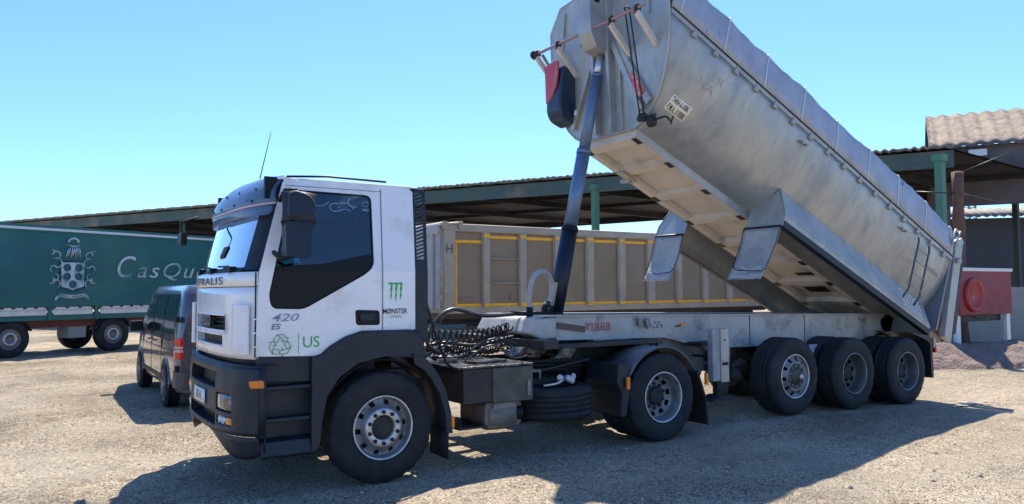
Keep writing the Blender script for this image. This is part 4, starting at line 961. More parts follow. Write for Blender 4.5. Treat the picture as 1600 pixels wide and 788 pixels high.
# top rim, hinges
for s_ in (-1, 1):
    b = MB(BF); b.box(.0, af(1.15)+.02, s_*1.242-.02, s_*1.242+.02, 1.17, 1.235); b.build('top_rim', ALU, BD, bevel=.004)
    b = MB(BF); b.tube([(.0, s_*1.268, 1.235), (af(1.2), s_*1.268, 1.235)], .010, 6); b.build('cover_rod', HUB, BD)
a = .25
while a < 7.0:
    b = MB(BF); b.box(a, a+.08, -1.283, -1.245, 1.10, 1.15); b.box(a+.03, a+.055, -1.275, -1.25, 1.15, 1.22); b.build('rim_clip', mat('pale_clip', (.40, .39, .36), .5, .3), BD, bevel=.004)
    a += .425
b = MB(BF)
for a in (4.1, 1.4):
    for k in range(5): b.bar((a+.04*k, -1.24, 1.02-.01*k), (a+.05+.04*k, -1.27, .97+.02*(k % 2)), .03, .02)
b.build('rope_hooks', ALU2, BD)
# cover
CS = [(1.268, 1.235), (1.240, 1.42), (1.205, 1.62), (1.180, 1.79), (1.16, 1.805), (.8, 1.87), (.4, 1.93), (0, 1.95)]
cf = [(-y, h) for y, h in CS]+[(y, h) for y, h in CS[::-1][1:]]
def covfn(a, k):
    y, h = cf[int(k)]; t = (h-1.235)/.56
    ph = ((a-.1) % .86)/.86; sag = math.sin(math.pi*ph)
    top = (-.018*sag+.035*noise.noise(Vector((a*1.3, y*2, 4)))+.022*noise.noise(Vector((a*5.1, y*2, 14))))*(1 if t > .6 else .15)
    wy = .018*noise.noise(Vector((a*1.7, h*3, 8)))+.012*noise.noise(Vector((a*6, h*7, 8)))-.004*sag
    if a < .6: top -= .10*(1-a/.6)*(.6 if t > .5 else 0)
    return (a+(.06 if h > 1.5 and a > 7.1 else 0), y+(-wy if y < 0 else wy)*min(1, t*2), h+top)
b = MB(BF); b.grid(covfn, lin(.02, 7.14, 150), range(len(cf))); cv = b.build('tub_cover', TARP, BD, solid=.008)
a = .10; 
while a < 7.1:
    b = MB(BF); b.tube([Vector(covfn(a, k))+Vector((0, -.008 if cf[k][0] < 0 else .008, .006)) for k in range(len(cf))], .010, 5); b.build('cover_rib', TRIB, cv)
    a += .86
# plate with weights
b = MB(BF)
def onside(a0, h0): # outward point of tub at height h near side
    for k in range(len(SEC)-1):
        if SEC[k][1] <= h0 <= SEC[k+1][1]:
            t = (h0-SEC[k][1])/(SEC[k+1][1]-SEC[k][1]); return -(SEC[k][0]+(SEC[k+1][0]-SEC[k][0])*t)
    return -1.24
def sidefn(a0, a1, h0, h1, off=.012): return lambda u, v: BF((a0+(a1-a0)*u, onside(0, h0+(h1-h0)*v)-off, h0+(h1-h0)*v))
f_ = sidefn(6.50, 6.14, .22, .40, .010); b = MB(); b.grid(f_, lin(0, 1, 4), lin(0, 1, 4)); b.build('weight_plate', mat('cream_plate', (.86, .82, .66), .5), BD, solid=.006)
lettering('weight_plate_text', 'TARA 6.100K\nP.M.A. 31000K', sidefn(6.48, 6.16, .235, .385, .018), TXK, BD, True)
lettering('worn_side_text', 'UBER\nJINA', sidefn(6.45, 5.9, .62, .92, .006), TXRF, BD)
lettering('worn_rear_text', 'MANDAL', sidefn(.62, .2, .74, .82, .012), TXRF, BD)
# side rails/fender pockets -------------------------------------------------------------
FP = [(.60, -.30), (1.235, -.30), (1.235, -.12), (1.02, .30), (.88, .17), (.60, .0)]
for s_ in (-1, 1):
    b = MB(BF)
    a0, a1 = .20, 4.15
    lo = [(y*s_, h) for y, h in FP]
    i = [b.P((a1-(.0 if k < 3 else 0), y, h)) for k, (y, h) in enumerate(lo)]; j = [b.P((a0, y, h+(.05 if k < 2 else 0))) for k, (y, h) in enumerate(lo)]
    n = len(lo)
    b.face((i[1], i[2], j[2], j[1])); b.face((i[2], i[3], j[3], j[2])); b.face(i); b.face(j[::-1])
    fb = b.build('wheel_cover', ALU, BD, solid=.012)
    b = MB(BF); b.bar((a1, s_*1.243, -.265), (a0, s_*1.243, -.215), .014, .09); b.bar((a1, s_*1.20, -.305), (a0, s_*1.20, -.255), .09, .012); b.build('rubber_edge', HDARK, fb)
    b = MB(BF); b.tube([(a1+.005, s_*.60, -.29), (a1+.005, s_*1.24, -.29), (a1+.005, s_*1.24, -.12), (a1+.005, s_*1.02, .30)], .012, 6); b.bar((a1, s_*1.24, -.12), (a0, s_*1.24, -.12), .014, .014); b.build('cover_edge', ALU2, fb)
    # hanging flap
    def fl(u, v, s_=s_): 
        y = (.60+.63*u)-(.02+.05*u)*v+s_*.07*v; bend = .09*math.sin(math.pi*v)*(.5+.5*math.sin(math.pi*u))
        return (a1+.02-bend-.05*v, s_*y, -.31-.78*v+.0)
    b = MB(BF); b.grid(fl, lin(0, 1, 8), lin(0, 1, 10)); fp_ = b.build('hanging_flap', FLAPM, BD, solid=.008)
    b = MB(BF); b.tube([Vector(fl(u, v))+Vector((.012, 0, 0)) for u, v in ((0, 0), (0, .35), (.0, .75))], .006, 5); b.tube([Vector(fl(u, v))+Vector((.012, 0, 0)) for u, v in ((1, 0), (1, .35), (1., .80), (.9, .84), (.1, .80), (0, .72))], .006, 5); b.tube([Vector(fl(0, 0)), Vector(fl(1, 0))], .016, 6); b.build('flap_frame', BLACK, fp_)
    if s_ < 0:
        def ft(u, v): q = Vector(fl(.88-.76*(1-u)*1.0, 1-.02-.17*v)); return BF(q+Vector((.02, 0, 0)))
        # text reads from the front: left is the inner edge
        lettering('flap_text', 'Monte Europe\nC/ ARAGON 44 CASTELLON', ft, TXW, fp_)
    b = MB(BF); b.tube([Vector(fl(.2+.6*k/8, .72+.08*math.sin(math.pi*k/8)))+Vector((.008, 0, 0)) for k in range(9)], .007, 4); b.build('flap_crease', TXW, fp_)
# chequer plate end
b = MB(BF)
for k in range(9):
    for q in range(5):
        a = .42+.07*k; h = -.08+.07*q; y = -1.235+(.21/.42)*max(0, h+.12)
        b.obox((a, y-.004, h), ((1, 0, 1 if (k+q) % 2 else -1), (0, 1, 0), (-1 if (k+q) % 2 else 1, 0, 1)), (.028, .009, .008))
b.build('chequer_plate', TRIB, BD)
# ladder
b = MB(BF)
for a in (1.13, .80): b.tube([(a, -1.30, 1.03), (a, -1.32, .95), (a-.02, -1.31, .15), (a-.03, -1.24, .0)], .016, 8)
ld = b.build('ladder', mat('ladder_dark', (.10, .11, .13), .5, .3), BD)
for h in (.86, .65, .44, .23):
    b = MB(BF); b.tube([(1.12, -1.315, h), (.79, -1.315, h)], .013, 8); b.build('rung', ALU2, ld)
# rear frame and gate
b = MB(BF); b.prism([(-1.245, -.10), (1.245, -.10), (1.245, 1.30), (-1.245, 1.30)], -.02, .03, 'yz'); b.build('rear_frame', mat('shaded_rear_frame', (.22, .24, .28), .5, .3, (.16, .17, .2), 2, (.4, .7)), BD)  # shade below the tub's curve put into this darker blue-grey
b = MB(BF)
for s_ in (-1, 1): b.prism([(-.24, -.12), (-.46, -.12), (-.23, 1.60), (-.17, 1.68), (-.04, 1.56), (-.04, 1.36)], s_*1.26, s_*1.16)
b.build('gate_post', mat('pale_gate_post', (.46, .46, .43), .5, .3, (.36, .36, .34), 3, (.4, .7)), BD, bevel=.01)
b = MB(BF); b.prism([(-.42, -.08), (-.36, -.08), (-.14, 1.60), (-.20, 1.60)], -1.16, 1.16); b.build('tailgate', ALU, BD, bevel=.008)
b = MB(BF); b.prism([(-.60, .08), (-.48, .0), (-.26, 1.60), (-.34, 1.66), (-.42, 1.2), (-.44, .9), (-.52, .7)], -1.24, -1.15); b.build('gate_edge', PLAST, BD, bevel=.02)
b = MB(BF); b.box(-.30, -.12, -1.22, 1.22, 1.60, 1.68)
b.tube(smooth([(.06, -1.24, 1.28), (.10, -1.26, 1.50), (.05, -1.24, 1.72), (-.08, -1.2, 1.76)]), .02, 6); b.tube(smooth([(-.04, -1.24, 1.36), (-.02, -1.26, 1.55), (-.10, -1.24, 1.76)]), .02, 6); b.lathe([(0, -.05), (.05, -.04), (.05, .04), (0, .05)], (-.12, -1.29, 1.22), 'y', 12); b.build('gate_hinge', ALU2, BD)
b = MB(BF); b.box(-.34, .02, -1.15, 1.15, -.20, -.10); b.build('rear_lip', mat('orange_brown_lip', (.35, .2, .12), .6, .1, (.3, .25, .2), 5, (.4, .7)), BD, bevel=.01)

# ================================================================== VAN
V = thing('parked_van', (0, 6.8, 0), 'dark grey passenger van parked behind the white cab, seen from its rear corner', 'van')
VX = .95
def vsec(y):       # half width at floor, belt, roof ; roof height by y
    # y from rear 4.35 to nose 9.25
    t = y-4.35
    roof = 1.93-.02*max(0, t-3.1)**2 if t < 3.4 else 1.93-.0018-.9*((t-3.4)/1.5)**1.15
    if t < .25: roof -= .28*((.25-t)/.25)**2
    return max(roof, .86)
prof = [4.35, 4.37, 4.42, 4.5, 4.65, 4.9, 5.3, 5.8, 6.3, 6.8, 7.3, 7.65, 7.9, 8.15, 8.4, 8.7, 8.95, 9.12, 9.22, 9.26]
def vanpt(y, k):
    top = vsec(y); t = y-4.35
    w_ = VX*(1-.10*max(0, (t-3.9)/1.0)**2); 
    if t < .2: w_ -= .07*((.2-t)/.2)**2
    belt = min(1.12, top-.04)
    pts = [(w_-.05, .30), (w_-.005, .42), (w_, .62), (w_, .85 if top > .9 else .8), (w_-.02, belt), (w_-.07, belt+(top-belt)*.5), (w_-.14, belt+(top-belt)*.86), (w_-.22, top-.012), (w_-.45, top+.0), (0, top+.012)]
    return pts[k] if k < 10 else (-pts[19-k][0], pts[19-k][1])
b = MB()
def vb(y, k): p = vanpt(y, int(k)); return (-p[0], y, p[1])
wheelc = [(5.33, .335), (8.33, .335)]
def vskip(y, k):
    z = vanpt(y, min(18, int(k)))[1]
    return False
b.grid(vb, prof, range(20))
i0 = [b.P(vb(prof[0], k)) for k in range(20)]; b.face(i0); i1 = [b.P(vb(prof[-1], k)) for k in range(20)]; b.face(i1[::-1])
vbody = b.build('van_body', VAN, V)
def vside(y, z, off=.006):      # x of near (left) flank at height z
    pts = [vanpt(y, k) for k in range(9)]
    for k in range(8):
        if pts[k][1] <= z <= pts[k+1][1]:
            t = (z-pts[k][1])/(pts[k+1][1]-pts[k][1]+1e-9); return -(pts[k][0]+(pts[k+1][0]-pts[k][0])*t)-off
    return -pts[3][0]-off
def vpatch(name, ys_, z0f, z1f, m, off, par, sgn=1, nz=5):
    b = MB(); b.grid(lambda y, t: (sgn*vside(y, z0f(y)+(z1f(y)-z0f(y))*t, off), y, z0f(y)+(z1f(y)-z0f(y))*t), ys_, lin(0, 1, nz)); return b.build(name, m, par)
VBG = mat('van_window_black', (.006, .008, .012), .06, 0, rvar=0, coat=.5)
for s_ in (1, -1):
    top = lambda y: min(vsec(y)-.13, 1.78); bot = lambda y: 1.16
    vpatch('rear_side_window', lin(4.78, 5.75, 5), bot, top, VBG, .006, V, s_)
    vpatch('middle_window', lin(5.83, 6.85, 5), bot, top, VBG, .006, V, s_)
    vpatch('front_door_window', lin(6.98, 7.92, 6), bot, lambda y: max(1.17, min(vsec(y)-.12, 1.78)), VBG, .006, V, s_)
    for yc, zc in wheelc:     # arches as dark discs, flared lip
        b = MB(); b.lathe([(0, 0), (.40, 0)], (s_*-(VX+.004), yc, .36), 'x', 40) ; b.build('wheel_arch', BLACK, V)
        b = MB(); b.tube([(s_*-(VX+.0), yc+.41*math.cos(R(a)), .36+.41*math.sin(R(a))) for a in range(-8, 189, 8)], .016, 6); b.build('arch_lip', VAN, V)
        b = MB()
        xo = s_*-(VX+.03); sg = -1 if s_ == 1 else 1
        pr = [(.235, .02), (.25, .0), (.30, -.004), (.325, .01), (.335, .03), (.336, .19), (.32, .215), (.25, .21)]
        b.lathe([(r, -sg*t) for r, t in pr], (xo, yc, zc), 'x', 48); vw = b.build('wheel', RUB, V)
        b = MB(); b.lathe([(.238, -sg*.015), (.245, -sg*.002), (.232, -sg*.004), (.225, -sg*.05)], (xo, yc, zc), 'x', 40)
        for q in range(5):
            for dq in (-.14, .14):
                a = 2*math.pi*q/5+.3; b.bar((xo-sg*.02, yc+.05*math.cos(a), zc+.05*math.sin(a)), (xo-sg*.008, yc+.235*math.cos(a+dq), zc+.235*math.sin(a+dq)), .022, .02, up=(1, 0, 0))
        b.lathe([(0, -sg*.0), (.05, -sg*.0), (.055, -sg*.03)], (xo, yc, zc), 'x', 16); b.build('rim', mat('van_alloy', (.20, .20, .21), .35, .5), vw)
        b = MB(); b.lathe([(0, 0), (.23, 0)], (xo-sg*.07, yc, zc), 'x', 24); b.build('brake_disc', BLACK, vw)
    b = MB()
    for yy in (5.79, 6.92, 7.98): b.box(s_*-(VX+.003), s_*-(VX-.01), yy-.006, yy+.006, .45, 1.15)
    b.box(s_*-(VX+.004), s_*-(VX-.02), 5.0, 6.95, 1.055, 1.075); b.build('door_gap', BLACK, V)
    b = MB(); b.box(s_*-(VX+.01), s_*-(VX-.03), 5.75, 7.9, .40, .47); b.build('side_sill', BLACK, V, bevel=.01)
    b = MB(); b.box(s_*-(VX+.006), s_*-(VX-.0), 4.85, 8.2, .895, .912); b.build('side_crease_strip', mat('van_bright_line', (.3, .3, .32), .2, .8, rvar=0), V)
    b = MB(); b.box(s_*-(VX+.03), s_*-(VX), 7.05, 7.25, .97, 1.0); b.box(s_*-(VX+.03), s_*-(VX), 6.55, 6.75, .97, 1.0); b.build('door_handle', VAN, V, bevel=.01)
    b = MB(); b.prism(rounded([(s_*-.96, 1.10), (s_*-1.19, 1.09), (s_*-1.21, 1.28), (s_*-1.0, 1.30), (s_*-.97, 1.22)], .04, 3), 7.80, 7.93); b.build('door_mirror', BLACK, V, bevel=.03, bseg=3)
    b = MB(); b.prism(rounded([(4.345, .80), (4.50, .78), (4.53, .86), (4.50, 1.16), (4.38, 1.17), (4.345, 1.15)], .02, 2), s_*-.955, s_*-.70, 'yz') if False else None
    # tail light wraps the corner
    b = MB(); b.prism([(s_*-.957, 4.52), (s_*-.955, 4.42), (s_*-.90, 4.345), (s_*-.84, 4.338), (s_*-.84, 4.42), (s_*-.90, 4.52)], .80, 1.12, 'xy'); tl = b.build('tail_light', REDL, V, bevel=.012)
    b = MB(); b.prism([(s_*-.961, 4.51), (s_*-.959, 4.415), (s_*-.902, 4.339), (s_*-.852, 4.333), (s_*-.852, 4.40), (s_*-.90, 4.50)], .905, .945, 'xy')
    b.prism([(s_*-.961, 4.51), (s_*-.959, 4.415), (s_*-.902, 4.339), (s_*-.852, 4.333), (s_*-.852, 4.40), (s_*-.90, 4.50)], .960, .995, 'xy'); b.build('clear_band', mat('clear_band_lens', (.55, .42, .42), .2, coat=.5), tl, bevel=.006)
    b = MB()
    for z in (.66, 1.40): b.box(s_*-.955, s_*-.89, 4.37, 4.47, z-.045, z+.045)
    b.build('rear_hinge', BLACK, V, bevel=.01)
b = MB(); b.box(-.70, .70, 4.325, 4.352, 1.22, 1.76); b.build('rear_window', VBG, V, bevel=.02)
b = MB(); b.prism(rounded([(-.96, 4.62), (-.945, 4.42), (-.85, 4.29), (.85, 4.29), (.945, 4.42), (.96, 4.62)], .05, 3), .36, .62, 'xy'); b.build('rear_bumper', mat('van_bumper', (.045, .047, .052), .4), V, bevel=.02)
b = MB(); b.box(-.80, -.55, 4.278, 4.295, .44, .475); b.box(.55, .80, 4.278, 4.295, .44, .475); b.build('bumper_reflector', REDL, V)
b = MB(); b.box(-.72, -.20, 4.325, 4.345, .84, .95); vnp = b.build('rear_number_plate', TXW, V)
b = MB(); b.box(-.72, -.675, 4.322, 4.326, .84, .95); b.build('blue_plate_band', mat('plate_blue', (.02, .06, .4), .4), vnp)
lettering('plate_letter', 'E', flat(-.66, -.615, .86, .93, 4.323), TXK, vnp, True)
lettering('tailgate_lettering', 'TRANSPORTER', flat(-.78, -.38, 1.165, 1.195, 4.322), TXCH, V, True)
# windscreen of the van
b = MB(); b.grid(lambda x, y: (x, y+.012, vsec(y)+.014), lin(-.62, .62, 4), lin(7.95, 8.5, 4)); b.build('windscreen', VBG, V)

# ================================================================== CURTAIN TRUCK
Dd = Vector((.896, .445, 0)).normalized(); Nn = Vector((-Dd.y, Dd.x, 0)); P0 = Vector((-.42, 18.8, 0))
CM = lambda p: P0+Dd*p[0]+Nn*p[1]+Vector((0, 0, p[2]))       # (s along, depth inward, z)
K = thing('curtain_truck', tuple(CM((0, 1.2, 0))), 'green curtain-sided truck with silver lettering and a crest on its side', 'truck')
tz = lambda s: 3.76
b = MB(CM)
def cur(s, z):
    return (s, -.0+.010*noise.noise(Vector((s*.9, z*.8, 0)))+.007*math.sin(s*9+z)*(.4+.6*noise.noise(Vector((s*.4, 0, 3))))+.006*noise.noise(Vector((s*4, z*3, 5))), z)
b.grid(cur, lin(-7.2, 6.4, 60), lin(1.50, 3.58, 14)); b.build('curtain', GREENTARP, K)
b = MB(CM); b.box(-7.2, 6.4, .06, 2.5, 1.3, 3.60); b.build('cargo_box', mat('green_box_paint', (.012, .12, .11), .6), K)
b = MB(CM); b.box(-7.25, 6.45, -.03, .03, 3.58, 3.63); b.box(-7.25, 6.45, -.02, 2.52, 3.70, 3.78); b.build('roof_rail', MATS['green_box_paint'], K)
b = MB(CM); b.box(-7.25, 6.45, -.05, .02, 3.63, 3.70); b.build('silver_roof_strip', mat('pale_strip', (.6, .62, .62), .4, .3), K)
b = MB(CM); b.box(-7.2, 6.4, .03, 2.45, 1.02, 1.16); b.box(-7.2, 6.4, -.01, .04, 1.42, 1.50)
for s in (-4.9, -2.0, -.62, 1.95, 3.6, 5.6): b.box(s-.06, s+.06, -.02, .03, 1.02, 1.45)
b.build('lower_rail', MATS['green_box_paint'], K)
for s0, s1 in ((-4.8, -2.1), (-1.9, -.75), (-.5, 1.85), (2.03, 3.5), (3.7, 5.5)):
    b = MB(CM); b.box(s0, s1, -.012, .02, 1.17, 1.40); bd_ = b.build('side_board', mat('pale_side_board', (.62, .62, .58), .6, 0, (.5, .5, .47), 3, (.4, .7)), K)
    b = MB(CM)
    n_ = max(2, int((s1-s0)/.3))
    for q in range(n_+1): b.box(s0+(s1-s0)*q/n_-.05, s0+(s1-s0)*q/n_+.05, -.02, -.012, 1.36, 1.42)
    b.box(s0, s1, -.016, -.012, 1.31, 1.318); b.build('board_clips', TXK, bd_)
b = MB(CM); b.box(-7.0, 6.2, .25, .35, .80, 1.02); b.box(-7.0, 6.2, 2.1, 2.2, .80, 1.02); b.build('chassis_beam', MAROON, K)
b = MB(CM); b.box(-1.3, -.75, .3, .9, .45, .85); b.build('equipment_box', mat('grey_box', (.25, .26, .27), .6), K, bevel=.02)
for s in (0.0, -3.0, -4.3, 4.6):
    for dp, sg in ((.1, -1), (2.4, 1)):
        b = MB(CM); pr = [(.30, .02), (.36, .0), (.46, -.004), (.51, .02), (.525, .05), (.525, .26), (.50, .3), (.30, .3)]
        b.lathe([(r, -sg*t) for r, t in pr], (s, dp, .52), 'y', 48); kw = b.build('wheel', RUB, K)
        b = MB(CM); b.lathe([(r, -sg*t) for r, t in [(.30, .03), (.29, .05), (.25, .06), (.2, .03), (.13, .02), (.12, .05), (0, .05)]], (s, dp, .52), 'y', 40); b.build('rim', mat('dark_truck_rim', (.16, .16, .16), .5, .5), kw)
        b = MB(CM); b.lathe([(r, -sg*t) for r, t in [(.19, .02), (.185, .01), (.135, .01), (.13, .02)]], (s, dp, .52), 'y', 40); nuts(b, (s, dp, .52), sg, .16, .008, 10, .02, .03); b.build('bolt_ring', RIMB, kw)
    b = MB(CM); pts = [(s+.6*math.cos(R(a)), .52+.6*math.sin(R(a))) for a in range(165, 10, -12)]
    b.grid(lambda k, y: (pts[int(k)][0], y, pts[int(k)][1]), range(len(pts)), [.08, .45]); b.build('mudguard', PLAST, K, solid=.02)
# a cab at its left end, outside the frame
b = MB(CM); b.prism(rounded([(-9.4, .5), (-9.5, 1.6), (-9.25, 2.95), (-8.9, 3.1), (-7.5, 3.1), (-7.4, .6)], .12, 4), .05, 2.45); b.build('cab', mat('green_cab_paint', (.03, .2, .15), .3), K, bevel=.05)
b = MB(CM); b.prism([(-9.2, 1.75), (-9.05, 2.7), (-8.2, 2.7), (-8.2, 1.75)], .03, .06); b.build('cab_window', VBG, K)
def kt(s0, s1, z0, z1, off=-.03): return lambda u, v: CM((s0+(s1-s0)*u, off, z0+(z1-z0)*v))
lettering('side_lettering', 'C', kt(.0, .62, 2.28, 2.98), TXS, K, False, .3)
lettering('side_lettering', 'asQue', kt(.66, 3.25, 2.20, 2.80), TXS, K, False, .3, 1.15)
# crest: quartered shield with five discs, helm, scrolls, ribbon
b = MB(); 
def cp(s, z, o=-.035): return CM((s, o, z))
cx_, cz_ = -1.38, 2.30
loop = rounded([(cx_-.34, cz_+.42), (cx_+.34, cz_+.42), (cx_+.34, cz_-.30), (cx_+.08, cz_-.36), (cx_, cz_-.42), (cx_-.08, cz_-.36), (cx_-.34, cz_-.30)], .05, 3)
def circ(cx, cz, r, n=18): return [(cx+r*math.cos(2*math.pi*k/n), cz+r*math.sin(2*math.pi*k/n)) for k in range(n)]
hs_ = [circ(cx_-.17, cz_+.26, .115), circ(cx_+.17, cz_+.26, .115), circ(cx_-.17, cz_, .115), circ(cx_+.17, cz_, .115), circ(cx_, cz_-.23, .115)]
t_ = MB(CM); t_.plate(loop, hs_, -.032, 0); t_.build('crest_shield', TXS, K)
b = MB(CM)
b.tube([(p[0], -.032, p[1]) for p in rounded([(cx_-.37, cz_+.45), (cx_+.37, cz_+.45), (cx_+.37, cz_-.33), (cx_, cz_-.47), (cx_-.37, cz_-.33)], .05, 3)], .012, 4, closed=True)
b.build('crest_outline', mat('crest_dark_blue', (.01, .05, .10), .5), K)
b = MB(CM); rnd = random.Random(2)
for s_ in (-1, 1):
    for (x, z, r, a0, a1) in ((.50, .62, .12, 0, 230), (.47, .40, .14, 60, 300), (.56, .22, .10, -60, 160), (.52, -.02, .10, 90, 320), (.50, -.22, .13, 20, 240), (.62, -.12, .09, 100, 330), (.60, .72, .06, 0, 300)):
        b.tube([(cx_+s_*(x+r*math.cos(R(a0+(a1-a0)*k/10))), -.032, cz_+z+r*math.sin(R(a0+(a1-a0)*k/10))) for k in range(11)], [(.009+.010*math.sin(math.pi*k/10)) for k in range(11)], 5)
for k in range(7):
    a = k*.9; b.tube([(cx_-.22+.07*k, -.032, cz_+.55+.05*(k % 2)), (cx_-.16+.06*k, -.032, cz_+.70+.06*((k+1) % 3)), (cx_-.12+.05*k, -.032, cz_+.86+.03*(k % 3))], [.012, .026, .01], 5)
b.tube([(cx_+.14*math.cos(R(q))-.0, -.032, cz_+1.05+.09*math.sin(R(q))) for q in range(-20, 201, 20)], .035, 6)
b.tube([(cx_-.22, -.032, cz_+.95), (cx_, -.032, cz_+.90), (cx_+.22, -.032, cz_+.95)], .02, 5)
b.build('crest_scrolls', TXS, K)
b = MB(CM); b.grid(lambda u, v: (cx_-.36+.72*u, -.032, cz_-.60+.10*v-.05*math.sin(math.pi*u)), lin(0, 1, 10), [0, 1])
b.grid(lambda u, v: (cx_-.50+.13*u, -.032, cz_-.72+.10*v+.12*u), [0, 1], [0, 1]); b.grid(lambda u, v: (cx_+.37+.13*u, -.032, cz_-.60+.10*v-.12*u), [0, 1], [0, 1]); b.build('crest_ribbon', TXS, K)
lettering('ribbon_text', 'CASQUEMADA', lambda u, v: CM((cx_-.30+.60*u, -.036, cz_-.585+.06*v-.05*math.sin(math.pi*(.08+.84*u)))), MATS['crest_dark_blue'], K, True)

# ================================================================== SECOND TIPPER
Y2 = 7.3; x0, x1 = 5.05, 16.6
Q = thing('parked_tipper_trailer', (9.8, Y2+1.2, 0), 'brownish grey box tipper trailer with yellow tape along its ribbed side, parked behind', 'trailer')
b = MB(); b.box(x0+.05, x1, Y2+.02, Y2+2.48, 1.45, 3.16); b.build('tub_side', TIP2, Q)
b = MB(); b.box(x0, x1, Y2-.05, Y2+.10, 3.16, 3.34); b.box(x0+.05, x1, Y2+2.4, Y2+2.5, 3.16, 3.34); b.prism([(x0, 3.16), (x0, 3.34), (x0+.12, 3.40), (x0+.12, 3.16)], Y2, Y2+2.5); b.build('top_rail', TIP2P, Q, bevel=.02)
b = MB(); b.box(x0, x1, Y2-.04, Y2+.06, 1.28, 1.43); b.box(x0, x1, Y2+.06, Y2+2.4, 1.30, 1.40); b.build('bottom_rail', TIP2P, Q, bevel=.01)
px_ = [(5.06, 5.40), (6.10, 6.33), (7.12, 7.36), (8.16, 8.40), (9.18, 9.45), (10.25, 10.52), (11.27, 11.58), (12.36, 12.6), (13.4, 13.64), (14.42, 14.66), (15.4, 15.65), (16.35, 16.6)]
for k, (a, c) in enumerate(px_):
    b = MB(); b.prism([(a, Y2-.0), (a+.03, Y2-.07), (c-.03, Y2-.07), (c, Y2)], 1.40, 3.18, 'xy'); po = b.build('side_post', TIP2P, Q)
    if k: b = MB(); b.box(a+.035, c-.035, Y2-.076, Y2-.071, 1.42, 1.50); b.box(a+.035, c-.035, Y2-.076, Y2-.071, 3.05, 3.13); b.build('post_tape', YEL, po)
for k in range(len(px_)-1):
    a, c = px_[k][1]+.01, px_[k+1][0]-.01
    zt = 3.09 if k else 2.97
    b = MB(); b.box(a, c, Y2-.004, Y2+.02, 1.43, 1.50); b.box(a, c, Y2-.004, Y2+.02, zt-.065, zt+.005)
    if k == 0: b.box(a, a+.045, Y2-.006, Y2+.02, 1.44, zt)
    b.build('reflective_tape', YEL, Q)
b = MB(); 
for z in (2.55, 1.98): b.tube([(6.34, Y2-.06, z), (7.12, Y2-.06, z)], .018, 6)
b.build('side_rungs', TIP2P, Q)
b = MB(); b.box(6.9, 7.02, Y2-.01, Y2+.01, 1.58, 1.74); b.box(5.5, 5.9, Y2+.005, Y2+.012, 1.56, 1.68); b.build('side_patch', mat('faded_red_patch', (.28, .16, .14), .6), Q)
b = MB(); b.box(x0-.02, x0+.05, Y2+.05, Y2+2.45, 1.40, 3.3); b.box(x0-.08, x0-.02, Y2+.3, Y2+.5, 1.4, 3.2); b.box(x0-.08, x0-.02, Y2+2.0, Y2+2.2, 1.4, 3.2); b.box(x0-.10, x0-.02, Y2+.0, Y2+2.45, 3.1, 3.3); b.build('front_wall', mat('pale_front_wall', (.48, .45, .42), .6, .2, (.38, .36, .34), 2, (.4, .7)), Q, bevel=.01)
b = MB(); b.tube([(x0-.05, Y2-.04, 3.30), (x0+.5, Y2-.08, 3.36)], .035, 8); b.box(x0+.0, x0+.12, Y2-.10, Y2-.04, 3.2, 3.38); b.box(x0+.4, x0+.5, Y2-.10, Y2-.0, 3.22, 3.40); b.tube([(x0-.03, Y2-.06, 1.4), (x0-.03, Y2-.06, 3.2)], .02, 6)
for z in (1.6, 1.9, 2.15): b.box(x0-.08, x0+.0, Y2-.09, Y2-.03, z, z+.12)
b.build('tarp_gear', TIP2P, Q)
lettering('post_lettering', 'H', flat(5.13, 5.30, 2.66, 2.86, Y2-.074), mat('dull_black_letter', (.10, .10, .10), .6), Q, True)
b = MB(); b.box(x0+.4, x1-.1, Y2+.75, Y2+.90, 1.0, 1.28); b.box(x0+.4, x1-.1, Y2+1.6, Y2+1.75, 1.0, 1.28); b.build('chassis_beam', DGREY, Q)
b = MB(); b.prism([(Y2+.05, 1.30), (Y2+.35, 1.14), (Y2+2.1, 1.14), (Y2+2.4, 1.30)], x0+.2, x1-.05, 'yz'); b.build('tub_underside', mat('brown_underside', (.15, .125, .10), .75, 0, (.09, .08, .07), 1.5, (.4, .7)), Q)
b = MB(); b.box(6.0, 6.9, Y2+.1, Y2+.6, .5, 1.0); b.build('tool_box', DGREY, Q, bevel=.02)
b = MB(); b.box(8.3, 8.45, Y2+.15, Y2+.3, .1, 1.2); b.box(8.2, 8.55, Y2+.1, Y2+.35, .03, .07); b.box(8.3, 8.45, Y2+2.2, Y2+2.35, .1, 1.2); b.build('landing_leg', WSUN, Q)
for xx in (13.0, 14.31, 15.62):
    for yy, sg in ((Y2, -1), (Y2+2.5, 1)):
        b = MB(); tyre_mesh(b, .52, .33, (xx, yy, .52), sg); qw = b.build('wheel', RUB, Q)
        b = MB(); b.lathe([(r, -sg*t) for r, t in [(.30, .03), (.28, .04), (.26, .12), (.2, .14), (.12, .06), (0, .05)]], (xx, yy, .52), 'y', 36); b.build('rim', RIM, qw)

# ================================================================== SHED and far buildings
def P2(p): return Vector(p)
Ea = Vector((-15.5, 71.0, 6.0)); Ed = Vector((-.468, .884, 0)).normalized()
